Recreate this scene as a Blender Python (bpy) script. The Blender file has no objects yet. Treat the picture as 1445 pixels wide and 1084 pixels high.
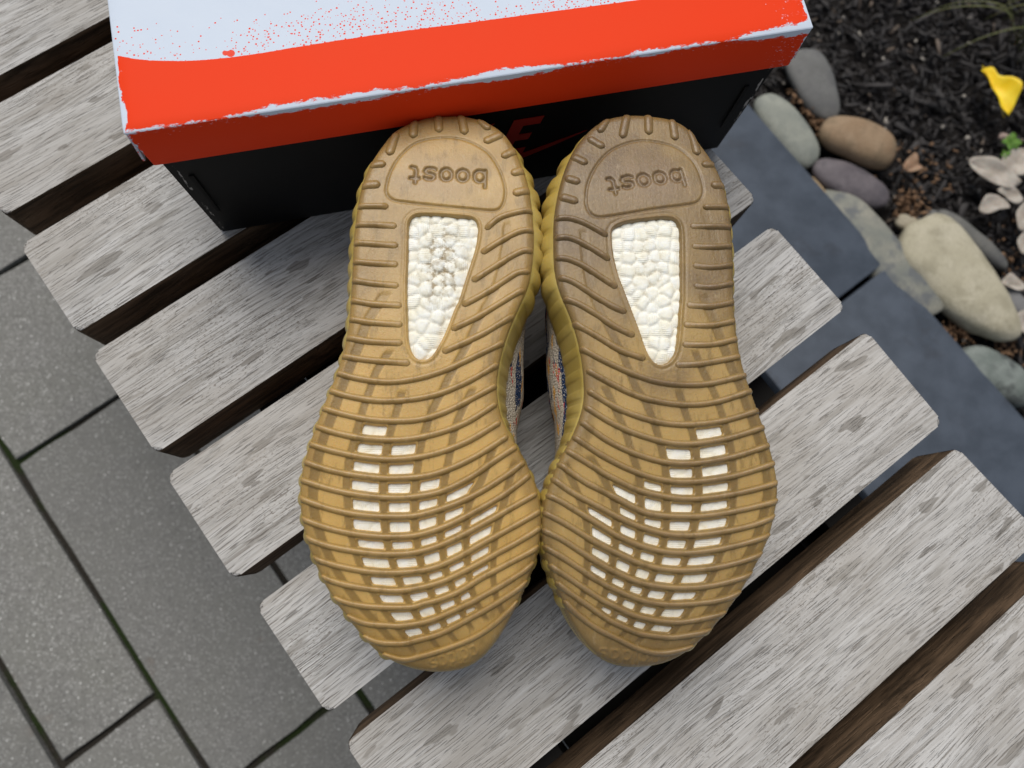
import bpy, bmesh, math, random
import numpy as np
from mathutils import Vector, Matrix, noise
D = {"cam":[[0.9982247,0.0,0.0595597],[-0.0126432,0.9772092,0.2119015],[-0.0582023,-0.2122784,0.9754744]],
"camh":0.42538,"f":993.889,"ZS":[40.0,43.5,47.0,50.5,53.98,57.44,60.8,64.03,67.06,69.86,72.42,74.74,76.85,78.76,80.49,82.03,83.43,84.72,85.94,87.09,88.13,89.04,89.85,90.59,91.3,92.0,92.7,93.39,94.08,94.73,95.33,95.88,96.38,96.84,97.3,97.75,98.2,98.64,99.08,99.48,99.83,100.12,100.36,100.57,100.77,100.96,101.15,101.35,101.54,101.73,101.91,102.07,102.18,102.2,102.1,101.89,101.53,101.01,100.36,99.67,99.04,98.56,98.23,97.99,97.8,97.63,97.45,97.28,97.1,96.92,96.75,96.58,96.4,96.23,96.05,95.88,95.7,95.53,95.35,95.18,95.0],
"L":{"outline":[[-12.93,213.55],[-23.46,212.28],[-30.98,209.46],[-40.14,204.02],[-43.83,198.74],[-48.84,189.68],[-53.02,179.75],[-55.9,168.19],[-57.25,156.07],[-58.11,144.67],[-58.14,132.18],[-58.22,118.08],[-58.45,107.17],[-59.19,95.4],[-60.99,86.17],[-63.29,76.49],[-66.58,67.6],[-69.55,59.26],[-72.29,50.99],[-74.99,42.47],[-77.29,34.02],[-78.54,26.25],[-78.59,17.24],[-77.36,7.95],[-75.04,-1.31],[-71.97,-9.61],[-67.33,-19.87],[-61.85,-29.23],[-55.44,-37.75],[-48.72,-46.43],[-40.99,-54.65],[-34.1,-58.4],[-25.46,-61.81],[-16.72,-63.34],[-7.6,-63.09],[1.19,-60.69],[9.05,-54.11],[15.9,-44.44],[20.98,-34.82],[25.98,-24.45],[30.15,-14.18],[32.7,-5.56],[33.84,2.9],[33.87,11.51],[32.48,20.21],[29.42,28.08],[25.33,36.29],[20.91,44.03],[16.49,51.81],[13.74,58.81],[12.32,67.72],[12.6,74.85],[13.89,83.91],[17.05,94.77],[20.61,104.13],[24.73,113.43],[27.86,121.02],[29.27,129.49],[30.24,139.27],[30.28,148.86],[29.37,160.65],[27.89,172.84],[25.27,182.52],[21.07,194.79],[16.02,203.67],[8.32,209.76],[-0.49,212.78],[-6.36,213.81]],
"ribs":[[[-62.93,75.68],[-53.26,73.13],[-39.31,71.63],[-25.37,73.5],[-11.39,78.09],[3.7,85.46],[14.86,91.14]],[[-66.58,67.6],[-57.28,64.71],[-42.37,62.65],[-26.82,63.73],[-13.71,66.9],[-0.54,72.81],[12.22,80.46]],[[-69.55,59.26],[-58.63,56.07],[-43.94,53.57],[-26.6,53.73],[-13.54,57.19],[-0.43,63.69],[11.29,70.25]],[[-72.27,50.67],[-60.97,47.16],[-46.3,44.79],[-30.71,44.78],[-16.0,47.64],[-1.96,52.97],[11.36,61.47]],[[-74.83,42.48],[-63.35,39.08],[-47.93,36.15],[-33.15,35.59],[-17.69,37.99],[-1.84,43.86],[13.12,52.78]],[[-77.17,34.34],[-64.08,30.21],[-49.36,27.69],[-34.61,26.79],[-17.53,28.66],[-0.07,35.64],[16.87,46.16]],[[-78.31,25.93],[-64.5,21.8],[-51.76,19.26],[-38.68,18.01],[-25.91,18.38],[-12.95,21.02],[0.04,27.28],[9.62,33.89],[21.27,41.55]],[[-78.6,17.56],[-64.26,12.78],[-51.55,10.24],[-37.85,9.3],[-24.12,9.97],[-8.39,14.54],[4.44,20.44],[17.52,28.68],[25.34,34.64]],[[-77.37,8.27],[-64.04,3.81],[-51.37,1.25],[-37.69,0.13],[-23.97,0.93],[-10.24,5.3],[4.57,12.81],[17.59,20.58],[27.74,28.4]],[[-75.57,-0.35],[-63.91,-4.19],[-49.63,-6.76],[-37.58,-7.74],[-23.87,-6.8],[-10.0,-2.36],[7.1,6.32],[17.67,12.32],[30.81,19.68]],[[-71.91,-9.61],[-59.61,-13.16],[-45.12,-15.76],[-32.27,-16.12],[-18.5,-14.58],[-6.71,-10.08],[5.63,-3.3],[22.13,5.65],[32.8,11.67]],[[-67.66,-18.13],[-56.98,-21.51],[-42.5,-23.83],[-29.59,-24.21],[-15.14,-21.22],[-5.73,-17.4],[5.73,-11.56],[13.53,-7.13],[22.22,-2.53],[33.03,3.87]],[[-61.84,-27.94],[-52.76,-30.58],[-40.7,-31.95],[-26.93,-32.03],[-20.1,-30.24],[-12.63,-28.32],[-3.92,-24.68],[5.83,-18.8],[13.64,-14.66],[23.18,-9.71],[32.75,-4.78]],[[-55.84,-36.44],[-46.96,-39.46],[-37.46,-40.35],[-30.82,-40.57],[-19.17,-38.73],[-9.99,-35.22],[-1.75,-31.39],[1.64,-29.93],[6.84,-26.95],[14.62,-22.7],[23.29,-17.32],[30.69,-12.46]],[[-48.71,-46.09],[-40.86,-48.52],[-30.62,-48.95],[-24.94,-47.74],[-14.64,-45.06],[-6.43,-41.35],[1.21,-37.21],[8.67,-33.19],[17.34,-27.85],[27.76,-21.02]],[[-39.33,-54.67],[-30.73,-56.84],[-21.83,-55.19],[-9.66,-51.52],[2.67,-46.53],[12.26,-40.21],[23.42,-30.34]]],
"stubs":[[[-55.99,158.71],[-48.93,158.92],[-41.51,159.14]],[[-56.92,149.15],[-45.65,149.21],[-37.21,148.88]],[[-57.09,139.75],[-46.6,139.29],[-36.21,138.87]],[[-57.24,130.23],[-47.17,129.5],[-35.92,129.3]],[[-57.32,120.73],[-48.16,119.37],[-35.26,118.58]],[[-57.59,110.8],[-47.45,109.14],[-33.62,108.71]],[[-57.89,101.62],[-47.94,100.07],[-33.02,99.3]],[[-59.09,92.66],[-47.64,90.81],[-32.79,90.36]],[[-60.7,83.81],[-49.23,81.95],[-28.87,80.72]],[[29.36,159.02],[24.41,158.42],[17.53,156.5],[12.09,153.95],[6.17,148.22]],[[29.57,148.66],[24.4,148.15],[19.38,145.98],[12.16,141.52],[4.2,135.88]],[[28.87,137.91],[24.74,137.66],[19.4,134.97],[12.22,130.21],[5.54,125.57],[-0.13,121.49]],[[27.04,127.15],[21.96,126.31],[15.73,122.2],[8.85,117.38],[0.66,112.22],[-4.77,109.28]],[[24.39,117.36],[21.28,115.86],[12.34,109.97],[2.13,103.43],[-9.68,97.29]],[[19.48,104.28],[13.29,100.48],[4.61,95.11],[-8.53,88.7],[-13.88,86.22]]],
"lugs":[[[-54.61,170.16],[-45.96,170.84]],[[-50.69,181.89],[-43.84,182.55]],[[-39.97,200.19],[-42.69,187.61]],[[-30.95,208.62],[-31.01,198.38]],[[-18.72,212.05],[-17.9,202.33]],[[-6.71,212.95],[-4.72,201.57]],[[3.19,210.82],[7.98,205.08]],[[13.46,202.28],[5.0,197.42]],[[21.05,193.05],[14.01,188.67]],[[24.89,181.26],[18.78,178.99]],[[28.01,170.27],[19.61,167.86]]],
"bands":[[[-40.91,115.26],[-43.8,110.62],[-49.81,100.04],[-53.28,89.01],[-56.87,79.24],[-60.1,70.36],[-62.76,61.66],[-65.5,52.83],[-68.25,45.14],[-70.13,37.31],[-71.62,29.65],[-72.33,24.02],[-72.09,15.66],[-70.23,6.36],[-66.99,-2.91],[-62.63,-12.19],[-57.04,-21.51],[-50.22,-30.92],[-42.54,-39.49],[-34.91,-48.43]],[[-38.71,86.62],[-44.6,76.74],[-47.48,67.84],[-50.19,59.14],[-52.55,50.35],[-54.44,42.63],[-56.37,34.14],[-57.06,23.12],[-56.3,14.73],[-55.66,5.42],[-53.38,-2.91],[-51.21,-10.61],[-47.24,-19.49],[-42.49,-28.36],[-37.44,-36.23],[-30.58,-44.9],[-25.35,-53.09]],[[-32.23,67.69],[-34.65,58.3],[-36.92,49.67],[-38.86,41.11],[-39.98,32.39],[-40.18,21.99],[-39.75,14.45],[-39.07,5.11],[-37.64,-3.44],[-35.25,-11.93],[-32.24,-19.99],[-28.75,-27.62],[-24.39,-35.0],[-19.66,-43.32],[-14.0,-51.31]],[[17.19,152.37],[16.0,140.89],[14.31,129.54],[11.84,119.71],[8.89,113.1],[2.67,100.99],[-2.55,89.14],[-9.44,76.42],[-13.72,67.41],[-18.06,58.48],[-20.89,50.14],[-22.87,42.87],[-24.04,34.34],[-25.34,22.93],[-25.52,14.82],[-25.37,6.41],[-24.26,-2.19],[-22.51,-10.66],[-20.13,-18.29],[-17.1,-25.89],[-14.41,-32.76],[-10.44,-41.58],[-5.16,-48.7]],[[1.18,69.44],[-4.04,58.62],[-7.26,49.93],[-8.89,41.33],[-10.52,32.56],[-11.96,25.1],[-12.88,16.47],[-13.34,8.04],[-13.23,0.29],[-12.05,-7.13],[-10.63,-14.89],[-8.02,-21.7],[-5.37,-27.74],[-2.81,-34.67],[1.81,-42.48]],[[11.21,41.48],[8.61,34.54],[5.38,25.77],[1.79,20.1],[-0.76,12.28],[-1.41,3.85],[-1.31,-3.91],[-0.45,-11.55],[0.64,-19.14],[2.38,-25.98],[5.13,-32.12],[8.75,-38.19]],[[21.65,35.28],[20.01,30.99],[18.39,24.42],[15.49,13.29],[12.93,3.86],[11.72,-5.54],[11.49,-13.32],[11.95,-21.78],[13.74,-29.63],[16.51,-35.58]],[[-42.95,155.74],[-45.47,144.05],[-48.68,133.67],[-52.42,124.76]]],
"tri":[[-31.42,151.62],[-29.42,154.45],[-25.43,155.5],[-14.51,155.43],[-3.44,154.74],[0.52,153.99],[2.47,151.08],[2.62,147.01],[1.39,138.54],[-2.26,125.94],[-6.5,111.37],[-8.16,108.16],[-12.37,96.21],[-15.95,88.92],[-19.32,83.75],[-23.68,82.32],[-27.28,84.14],[-29.87,90.41],[-30.71,101.22],[-31.56,119.73],[-31.38,132.83],[-31.64,147.2]],
"pad":[[-43.22,168.6],[-41.38,177.93],[-36.65,187.84],[-28.71,196.1],[-15.52,199.43],[-4.05,198.14],[6.44,191.79],[12.13,183.02],[15.42,173.63],[15.92,166.31],[14.03,160.2],[10.3,158.09],[-1.64,158.8],[-20.19,160.14],[-36.58,161.69],[-40.79,163.04],[-42.6,165.15]],
"text":[[3.1,176.83],[-29.79,177.73]],
"logo":[[2.76,-52.67],[-16.02,-58.74]]},"R":{"outline":[[87.0,217.98],[94.92,217.45],[103.93,216.09],[112.37,211.72],[117.73,202.87],[122.87,193.86],[126.64,183.79],[129.06,174.11],[130.47,163.63],[130.84,151.57],[131.04,141.8],[130.72,131.86],[130.08,117.4],[129.89,113.76],[130.38,102.24],[131.25,91.97],[133.11,81.95],[136.09,71.95],[138.99,62.87],[142.26,52.97],[145.14,43.14],[147.39,34.38],[148.63,26.65],[148.71,18.78],[146.91,9.94],[144.42,0.3],[140.56,-8.32],[136.05,-16.94],[130.51,-26.57],[124.29,-35.46],[117.14,-44.39],[109.23,-52.47],[101.66,-57.87],[92.74,-61.18],[83.75,-61.98],[74.54,-61.52],[67.01,-58.57],[60.22,-53.92],[54.53,-47.3],[48.78,-38.46],[44.88,-29.8],[40.63,-20.25],[37.47,-11.63],[35.22,-3.94],[34.52,4.66],[34.81,12.36],[36.38,19.24],[38.84,26.15],[42.04,34.75],[46.05,41.74],[49.61,48.76],[52.7,56.62],[54.63,64.66],[54.44,75.4],[52.92,88.05],[49.9,99.91],[45.86,111.0],[43.68,115.61],[41.11,124.93],[40.15,134.56],[40.23,144.31],[40.31,153.98],[41.86,165.05],[44.44,176.6],[48.58,188.89],[53.74,199.32],[59.96,207.53],[64.97,212.16],[69.95,215.17],[79.06,217.45]],
"ribs":[[[134.0,77.33],[116.26,72.94],[102.42,72.08],[88.71,73.62],[75.96,77.93],[63.23,83.61],[53.44,88.99]],[[136.54,69.74],[120.55,64.48],[106.78,62.51],[93.01,63.39],[79.51,66.65],[67.79,71.98],[56.52,78.14]],[[139.35,60.12],[123.07,55.17],[106.55,52.98],[92.82,53.53],[79.36,56.88],[67.67,61.75],[56.89,68.26]],[[142.23,52.11],[124.6,46.7],[108.22,43.87],[95.44,44.11],[81.03,47.69],[67.58,53.29],[55.46,60.6]],[[145.15,43.65],[126.34,37.78],[108.1,34.58],[93.63,34.93],[79.18,38.77],[65.61,44.88],[53.2,53.49]],[[147.05,34.82],[126.19,28.56],[106.17,25.79],[91.7,26.72],[77.32,30.97],[62.99,37.86],[49.61,46.43]],[[148.61,25.65],[131.46,21.23],[115.15,18.51],[101.54,17.8],[88.02,19.74],[79.09,22.19],[73.27,24.78],[65.56,28.59],[59.45,32.2],[46.49,39.85]],[[148.08,16.94],[131.33,13.03],[115.05,10.21],[101.47,9.53],[86.94,10.49],[79.05,13.11],[73.24,16.06],[61.14,22.29],[54.03,25.89],[42.52,33.76]],[[146.91,9.6],[133.15,4.94],[116.74,1.95],[104.04,0.79],[93.43,1.41],[83.53,3.91],[75.37,6.86],[68.24,10.29],[61.13,14.06],[54.03,17.65],[47.85,21.02],[39.51,26.81]],[[144.07,0.8],[131.27,-3.01],[115.1,-6.3],[101.56,-7.44],[89.75,-6.27],[79.1,-3.31],[70.14,0.62],[61.15,5.86],[52.36,11.08],[43.45,16.31],[37.19,19.24]],[[140.56,-7.99],[128.65,-11.81],[115.26,-14.56],[101.72,-15.52],[89.91,-14.5],[79.23,-11.51],[70.24,-7.56],[61.22,-3.3],[52.4,1.93],[43.49,7.14],[35.55,11.05]],[[136.07,-17.5],[119.95,-21.86],[106.48,-23.63],[92.87,-23.25],[81.21,-21.06],[70.41,-16.74],[61.35,-12.0],[52.5,-6.56],[43.56,-1.01],[35.14,2.9]],[[130.5,-26.23],[120.27,-29.52],[106.8,-31.13],[94.2,-31.39],[83.18,-29.67],[72.39,-25.64],[61.51,-20.33],[52.63,-14.73],[43.66,-9.06],[35.7,-4.78]],[[123.77,-35.93],[107.28,-39.2],[98.24,-39.82],[86.85,-38.39],[77.31,-35.84],[68.97,-31.92],[63.45,-29.23],[54.5,-23.58],[45.56,-17.65],[38.44,-13.39]],[[117.14,-44.39],[100.58,-47.01],[92.75,-46.77],[82.29,-45.14],[73.87,-41.84],[66.17,-38.08],[58.39,-32.85],[50.21,-27.35],[42.0,-21.57]],[[109.23,-52.47],[94.02,-54.95],[82.89,-52.92],[71.65,-47.62],[61.45,-42.6],[53.22,-36.82],[45.85,-30.46]]],
"stubs":[[[116.07,163.4],[125.53,163.68],[130.49,163.82]],[[108.95,152.98],[117.81,152.95],[130.2,153.06]],[[109.36,142.37],[119.67,142.07],[130.01,142.89]],[[109.47,132.36],[119.16,131.48],[129.84,132.98]],[[109.44,121.82],[118.67,121.18],[129.69,123.43]],[[105.49,111.82],[117.63,111.34],[129.53,113.75]],[[103.7,101.76],[117.21,101.65],[129.4,104.15]],[[102.76,91.87],[116.85,92.09],[130.06,95.13]],[[99.0,81.71],[111.98,82.59],[131.15,86.36]],[[41.74,155.22],[47.64,155.39],[54.05,153.62],[60.86,150.21],[67.02,146.49]],[[41.64,144.9],[47.51,145.05],[54.34,142.46],[61.6,138.21],[67.88,133.95]],[[41.9,134.42],[47.38,133.82],[55.07,130.49],[63.14,125.06],[71.19,119.79]],[[43.2,124.25],[49.48,122.22],[59.35,115.93],[68.17,110.51],[75.45,107.29]],[[45.78,113.5],[52.46,110.88],[61.44,105.6],[70.33,99.75],[79.25,95.68]],[[49.92,101.32],[61.63,94.69],[72.65,88.35],[84.4,84.44]]],
"lugs":[[[128.87,176.14],[121.09,175.88]],[[123.42,188.62],[117.39,187.97]],[[114.06,208.78],[115.91,193.6]],[[104.21,214.4],[104.89,202.38]],[[91.48,216.88],[91.07,205.32]],[[79.99,216.42],[76.86,202.6]],[[69.03,213.86],[64.72,205.58]],[[60.1,201.3],[67.27,196.56]],[[51.36,190.07],[57.96,186.36]],[[47.66,177.12],[53.92,175.29]],[[44.6,166.69],[52.57,164.37]]],
"bands":[[[113.97,117.07],[117.45,107.38],[120.78,97.91],[124.16,88.7],[127.03,80.02],[130.98,71.88],[133.82,62.81],[136.7,54.76],[139.26,46.28],[141.19,38.72],[142.76,29.98],[143.34,23.95],[142.51,16.93],[139.93,7.27],[136.79,-1.36],[132.41,-9.96],[128.12,-17.91],[122.41,-25.76],[116.0,-33.52],[110.15,-41.6],[105.38,-48.77]],[[108.86,88.92],[112.58,78.91],[117.54,68.99],[120.44,60.95],[123.31,51.09],[125.54,41.31],[126.27,33.35],[126.67,25.72],[126.01,16.88],[125.39,8.24],[122.62,-1.35],[119.62,-9.28],[116.25,-17.87],[111.1,-26.48],[105.6,-34.47],[100.22,-42.41],[95.4,-49.58]],[[100.1,69.64],[102.99,59.74],[106.48,49.25],[108.17,40.28],[108.92,31.48],[109.31,23.14],[108.72,14.27],[107.32,5.57],[105.44,-3.0],[102.99,-10.9],[99.93,-19.14],[96.05,-26.41],[91.61,-34.38],[86.58,-42.31],[81.57,-49.46]],[[54.8,149.52],[55.33,138.05],[56.87,124.56],[60.51,112.36],[66.57,99.68],[73.64,85.49],[78.63,72.12],[84.01,63.29],[88.32,52.47],[91.29,42.07],[93.09,32.39],[93.86,22.52],[93.8,15.13],[93.42,5.56],[92.1,-2.99],[89.83,-10.88],[87.28,-18.64],[84.08,-26.02],[80.61,-33.32],[77.54,-40.35],[73.38,-46.78]],[[64.13,71.04],[69.49,59.39],[74.18,48.98],[77.36,38.29],[79.89,30.99],[80.88,25.51],[81.18,16.75],[81.15,8.18],[80.83,0.3],[79.58,-8.23],[78.0,-15.12],[75.48,-23.01],[72.5,-28.95],[69.65,-35.92],[65.93,-42.16]],[[56.3,38.15],[61.15,30.88],[64.77,24.62],[68.25,16.71],[69.46,8.16],[69.5,0.3],[68.62,-8.22],[67.17,-15.98],[65.22,-23.63],[62.81,-30.55],[59.32,-36.86]],[[44.54,35.42],[46.92,29.49],[49.63,23.56],[53.19,14.14],[55.41,5.52],[55.96,-3.95],[55.61,-11.66],[55.35,-19.32],[54.16,-26.22],[52.07,-33.15]],[[117.1,160.33],[120.49,148.42],[122.72,137.86],[126.01,128.68]]],
"tri":[[69.23,148.04],[70.16,151.06],[75.97,154.03],[85.36,155.77],[96.97,157.27],[101.63,156.22],[103.84,151.97],[103.9,141.12],[102.8,113.58],[102.17,110.32],[101.08,98.17],[99.52,88.77],[96.24,83.4],[91.66,81.6],[87.88,83.97],[84.85,89.48],[81.9,98.65],[77.64,110.7],[73.71,122.03],[72.39,125.63],[69.84,137.31]],
"pad":[[56.46,165.49],[58.17,175.96],[63.84,187.3],[72.04,196.01],[84.15,201.15],[95.79,200.94],[106.35,197.32],[113.41,189.12],[116.48,179.02],[116.85,171.5],[114.12,166.23],[108.57,164.34],[91.36,161.51],[72.3,157.53],[62.77,156.12],[59.12,157.53],[57.14,160.51]],
"text":[[103.78,180.67],[69.81,174.61]],
"logo":[[90.9,-57.05],[64.74,-54.66]]},"slats":[[[-498.76,468.63],[-176.66,709.07],[-133.4,651.11],[-455.49,410.67]],[[-444.75,396.28],[-122.65,636.71],[-79.39,578.75],[-401.48,338.31]],[[-390.74,323.92],[-68.64,564.36],[-25.38,506.4],[-347.47,265.96]],[[-336.73,251.57],[-14.63,492.01],[28.63,434.05],[-292.09,196.18]],[[-279.93,176.64],[39.38,419.66],[82.64,361.7],[-238.48,120.79]],[[-228.56,107.64],[93.39,347.31],[136.65,289.35],[-184.51,48.04]],[[-177.52,35.21],[147.4,274.95],[190.1,221.32],[-133.7,-23.76]],[[-120.31,-38.17],[199.84,203.16],[244.12,146.58],[-77.05,-95.93]],[[-66.61,-110.91],[256.25,130.9],[299.86,71.24],[-23.41,-168.15]],[[-12.66,-182.54],[306.56,55.47],[353.58,0.39],[30.6,-240.5]],[[41.35,-254.89],[363.44,-14.45],[406.71,-72.42],[84.61,-312.85]],[[95.36,-327.25],[417.45,-86.81],[460.72,-144.77],[138.62,-385.21]],[[149.37,-399.6],[471.46,-159.16],[514.73,-217.12],[192.64,-457.56]]],
"box":{"tl":[-163.33,183.7],
"e":[0.977255,0.212066],
"L":345.4998138598643,"H":119.53057707198612},"lidcurve":[[2.8,41.2],[10.7,38.2],[23.5,35.3],[37.5,33.3],[58.0,32.3],[88.6,32.8],[126.2,33.0],[170.2,32.3],[212.6,32.0],[252.8,31.5]],
"kerbedge":[[380.5,556.82],[487.28,417.34],[533.76,360.82],[659.2,172.19]],
"kerbjoint":[[474.18,299.4],[533.73,344.15]],
"stones":[["dark grey",475.15,621.47,59.6,-71.6,31.7],["pale green",428.4,543.74,63.3,-56.3,27.6],["tan",528.58,530.47,54.3,-18.4,31.7],["small tan",461.77,461.31,21.5,-52.1,10.9],["purple",512.08,469.12,58.2,-26.6,26.7],["long green",540.2,366.9,107.0,-53.9,35.1],["cream",639.21,331.95,96.4,-56.3,50.1],["thin grey",674.67,389.33,58.9,-40.0,14.2],["teal",669.86,205.27,51.4,-36.9,30.1],["small cream",586.57,415.14,18.2,-24.0,12.5],["white",608.38,247.1,24.2,-52.3,7.5],["small grey",627.37,428.53,11.9,-18.4,7.5],["far grey",719.78,304.5,33.0,-53.7,15.0],["pinkish",747.56,551.49,9.4,-24.0,6.7],["dark low",711.3,264.01,22.9,-32.5,11.7]],
"polys":{"yellow":[[706.56,631.91],[714.7,644.73],[725.08,644.05],[731.27,629.57],[744.61,621.09],[751.61,605.65],[745.49,579.77],[733.01,566.04],[727.24,582.38],[723.32,604.49],[709.36,608.4]],
"leaf1":[[674.66,503.22],[696.35,506.1],[715.31,497.12],[732.9,479.62],[740.38,469.28],[722.81,460.31],[700.8,468.03],[682.44,480.1]],
"leaf2":[[677.57,432.87],[685.73,447.66],[703.16,450.28],[712.45,445.34],[720.59,433.1],[705.03,429.53],[688.9,421.84],[679.06,422.59]],
"leaf3":[[724.11,508.12],[742.73,522.77],[765.78,525.75],[761.5,486.93],[740.37,481.99],[727.42,490.07]],
"leaf4":[[706.29,457.7],[725.49,464.6],[743.1,448.35],[733.67,439.72],[717.49,445.49]],
"leaf5":[[730.01,429.22],[752.73,445.51],[751.83,409.19],[735.11,398.48],[726.41,406.44]],
"leaf6":[[725.49,388.03],[745.96,403.9],[748.95,373.41],[735.84,366.02],[726.56,369.82]],
"leaf7":[[576.17,487.17],[595.85,509.05],[601.02,494.34],[603.96,485.98],[587.4,481.22]],
"leaf8":[[695.98,325.19],[710.24,341.37],[724.42,331.76],[728.4,319.98],[712.39,317.66]],
"leaf9":[[701.35,278.42],[717.47,288.42],[730.18,277.03],[721.71,254.75],[708.64,257.39]]},"px":{"grass":[[713.41,705.04],[743.28,726.5],[786.9,764.5],[804.32,771.42],[792.31,697.03]],
"sprig":[[740.06,533.25],[728.92,514.4]],
"litter":[[479.17,563.9],[473.17,585.57],[457.26,599.26],[635.92,267.19],[595.81,443.31],[697.63,260.58],[611.87,491.14],[712.44,232.12],[713.01,359.44]]},"knit":{"L":[[30.15,125.67],[29.26,98.59],[28.02,78.59],[26.82,65.24],[25.64,49.03]],
"R":[[42.27,140.19],[40.5,123.79],[40.24,96.74],[41.98,75.6],[44.11,59.2],[45.02,40.03]]}}
random.seed(7); rng = np.random.RandomState(5)
scn = bpy.context.scene
COL = scn.collection
# ------------------------------------------------------------ camera, sky, sun
cd = bpy.data.cameras.new('camera'); cam = bpy.data.objects.new('camera', cd); COL.objects.link(cam)
M = Matrix([[D['cam'][c][r] for c in range(3)] for r in range(3)]).to_4x4()
M.translation = Vector((0, 0, D['camh'])); cam.matrix_world = M
cd.sensor_width = 36; cd.lens = 36*D['f']/1445; cd.clip_start = .01; cd.clip_end = 200
cd.dof.use_dof = True; cd.dof.focus_distance = .375; cd.dof.aperture_fstop = cd.lens/3.4
scn.camera = cam
SUN_EL, SUN_AZ = 60, -14          # elevation, degrees clockwise from +Y
world = bpy.data.worlds.new('World'); scn.world = world; world.use_nodes = True
wn = world.node_tree; bg = wn.nodes['Background']
sky = wn.nodes.new('ShaderNodeTexSky'); sky.sky_type = 'NISHITA'; sky.sun_disc = False
sky.sun_elevation = math.radians(SUN_EL); sky.sun_rotation = math.radians(SUN_AZ % 360)
sky.dust_density = 1.0; sky.air_density = 1.0; sky.ozone_density = 1.0
hs = wn.nodes.new('ShaderNodeHueSaturation'); hs.inputs['Saturation'].default_value = .45      # thin cloud greys the sky
wn.links.new(sky.outputs[0], hs.inputs['Color']); wn.links.new(hs.outputs[0], bg.inputs[0]); bg.inputs[1].default_value = .05
sd = bpy.data.lights.new('sun', 'SUN'); sun = bpy.data.objects.new('sun', sd); COL.objects.link(sun)
sd.energy = 1.5; sd.angle = math.radians(42); sd.color = (1, .95, .88)
el, az = math.radians(SUN_EL), math.radians(SUN_AZ)
sun.rotation_euler = Vector((math.sin(az)*math.cos(el), math.cos(az)*math.cos(el), math.sin(el))).to_track_quat('Z', 'Y').to_euler()
scn.view_settings.view_transform = 'Standard'; scn.view_settings.look = 'None'
scn.view_settings.gamma = 1; scn.view_settings.use_curve_mapping = False
scn.view_settings.exposure = 0.88

# ------------------------------------------------------------ helpers
def empty(name, loc=(0, 0, 0), rz=0):
    o = bpy.data.objects.new(name, None); COL.objects.link(o); o.location = loc; o.rotation_euler.z = rz
    o.empty_display_size = .02
    return o
def tag(o, label=None, cat=None, group=None, kind=None):
    if label: o['label'] = label
    if cat: o['category'] = cat
    if group: o['group'] = group
    if kind: o['kind'] = kind
    return o
def link_mesh(name, me, mat=None, parent=None, loc=None, smooth=True):
    o = bpy.data.objects.new(name, me); COL.objects.link(o)
    if mat: me.materials.append(mat)
    if parent: o.parent = parent
    if loc is not None: o.location = loc
    if smooth and len(me.polygons): me.polygons.foreach_set('use_smooth', np.ones(len(me.polygons), bool))
    return o
def from_np(name, V, F, mat=None, parent=None, loc=None, smooth=True):
    me = bpy.data.meshes.new(name)
    V = np.asarray(V, np.float32)
    if isinstance(F, np.ndarray):
        n, k = F.shape
        me.vertices.add(len(V)); me.vertices.foreach_set('co', V.ravel())
        me.loops.add(n*k); me.loops.foreach_set('vertex_index', F.ravel().astype(np.int32))
        me.polygons.add(n); me.polygons.foreach_set('loop_start', np.arange(0, n*k, k, dtype=np.int32))
        me.update(calc_edges=True)
    else:
        me.from_pydata([tuple(map(float, v)) for v in V], [], F); me.update()
    return link_mesh(name, me, mat, parent, loc, smooth)
def attr(o, name, vals):                                # per-vertex float
    a = o.data.attributes.new(name, 'FLOAT', 'POINT'); a.data.foreach_set('value', np.asarray(vals, np.float32))
def from_bm(name, bm, mat, parent=None, loc=None, smooth=True):
    me = bpy.data.meshes.new(name); bm.to_mesh(me); bm.free()
    return link_mesh(name, me, mat, parent, loc, smooth)
def sharp_smooth(o, ang=40):
    me = o.data
    bm = bmesh.new(); bm.from_mesh(me)
    for e in bm.edges:
        e.smooth = e.calc_face_angle(0) < math.radians(ang)
    bm.to_mesh(me); bm.free()
def prism(pts, z0, z1, bev=0, seg=3):
    """closed solid between two heights over a plan polygon (counter-clockwise)"""
    bm = bmesh.new()
    lo = [bm.verts.new((x, y, z0)) for x, y in pts]; hi = [bm.verts.new((x, y, z1)) for x, y in pts]
    bm.faces.new(lo[::-1]); bm.faces.new(hi); n = len(pts)
    for i in range(n): bm.faces.new((lo[i], lo[(i+1) % n], hi[(i+1) % n], hi[i]))
    if bev: bmesh.ops.bevel(bm, geom=bm.edges[:], offset=bev, segments=seg, profile=.6, affect='EDGES')
    bmesh.ops.recalc_face_normals(bm, faces=bm.faces[:])
    return bm
def round_corners(Q, r, seg=5):
    out = []; n = len(Q)
    for i in range(n):
        p = np.array(Q[i]); a = np.array(Q[i-1])-p; b = np.array(Q[(i+1) % n])-p; a /= np.linalg.norm(a); b /= np.linalg.norm(b)
        for k in range(seg+1):
            t = k/seg; out.append(p+a*r*(1-t)**2+b*r*t**2)
    return out
def catmull(P, n=8, closed=False):
    P = np.asarray(P, float); N = len(P); out = []
    rngi = range(N) if closed else range(N-1)
    for i in rngi:
        if closed: p0, p1, p2, p3 = P[i-1], P[i], P[(i+1) % N], P[(i+2) % N]
        else: p0, p1, p2, p3 = P[max(i-1, 0)], P[i], P[i+1], P[min(i+2, N-1)]
        for t in np.arange(n)/n:
            out.append(.5*((2*p1)+(-p0+p2)*t+(2*p0-5*p1+4*p2-p3)*t*t+(-p0+3*p1-3*p2+p3)*t**3))
    if not closed: out.append(P[-1])
    return np.array(out)
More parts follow.
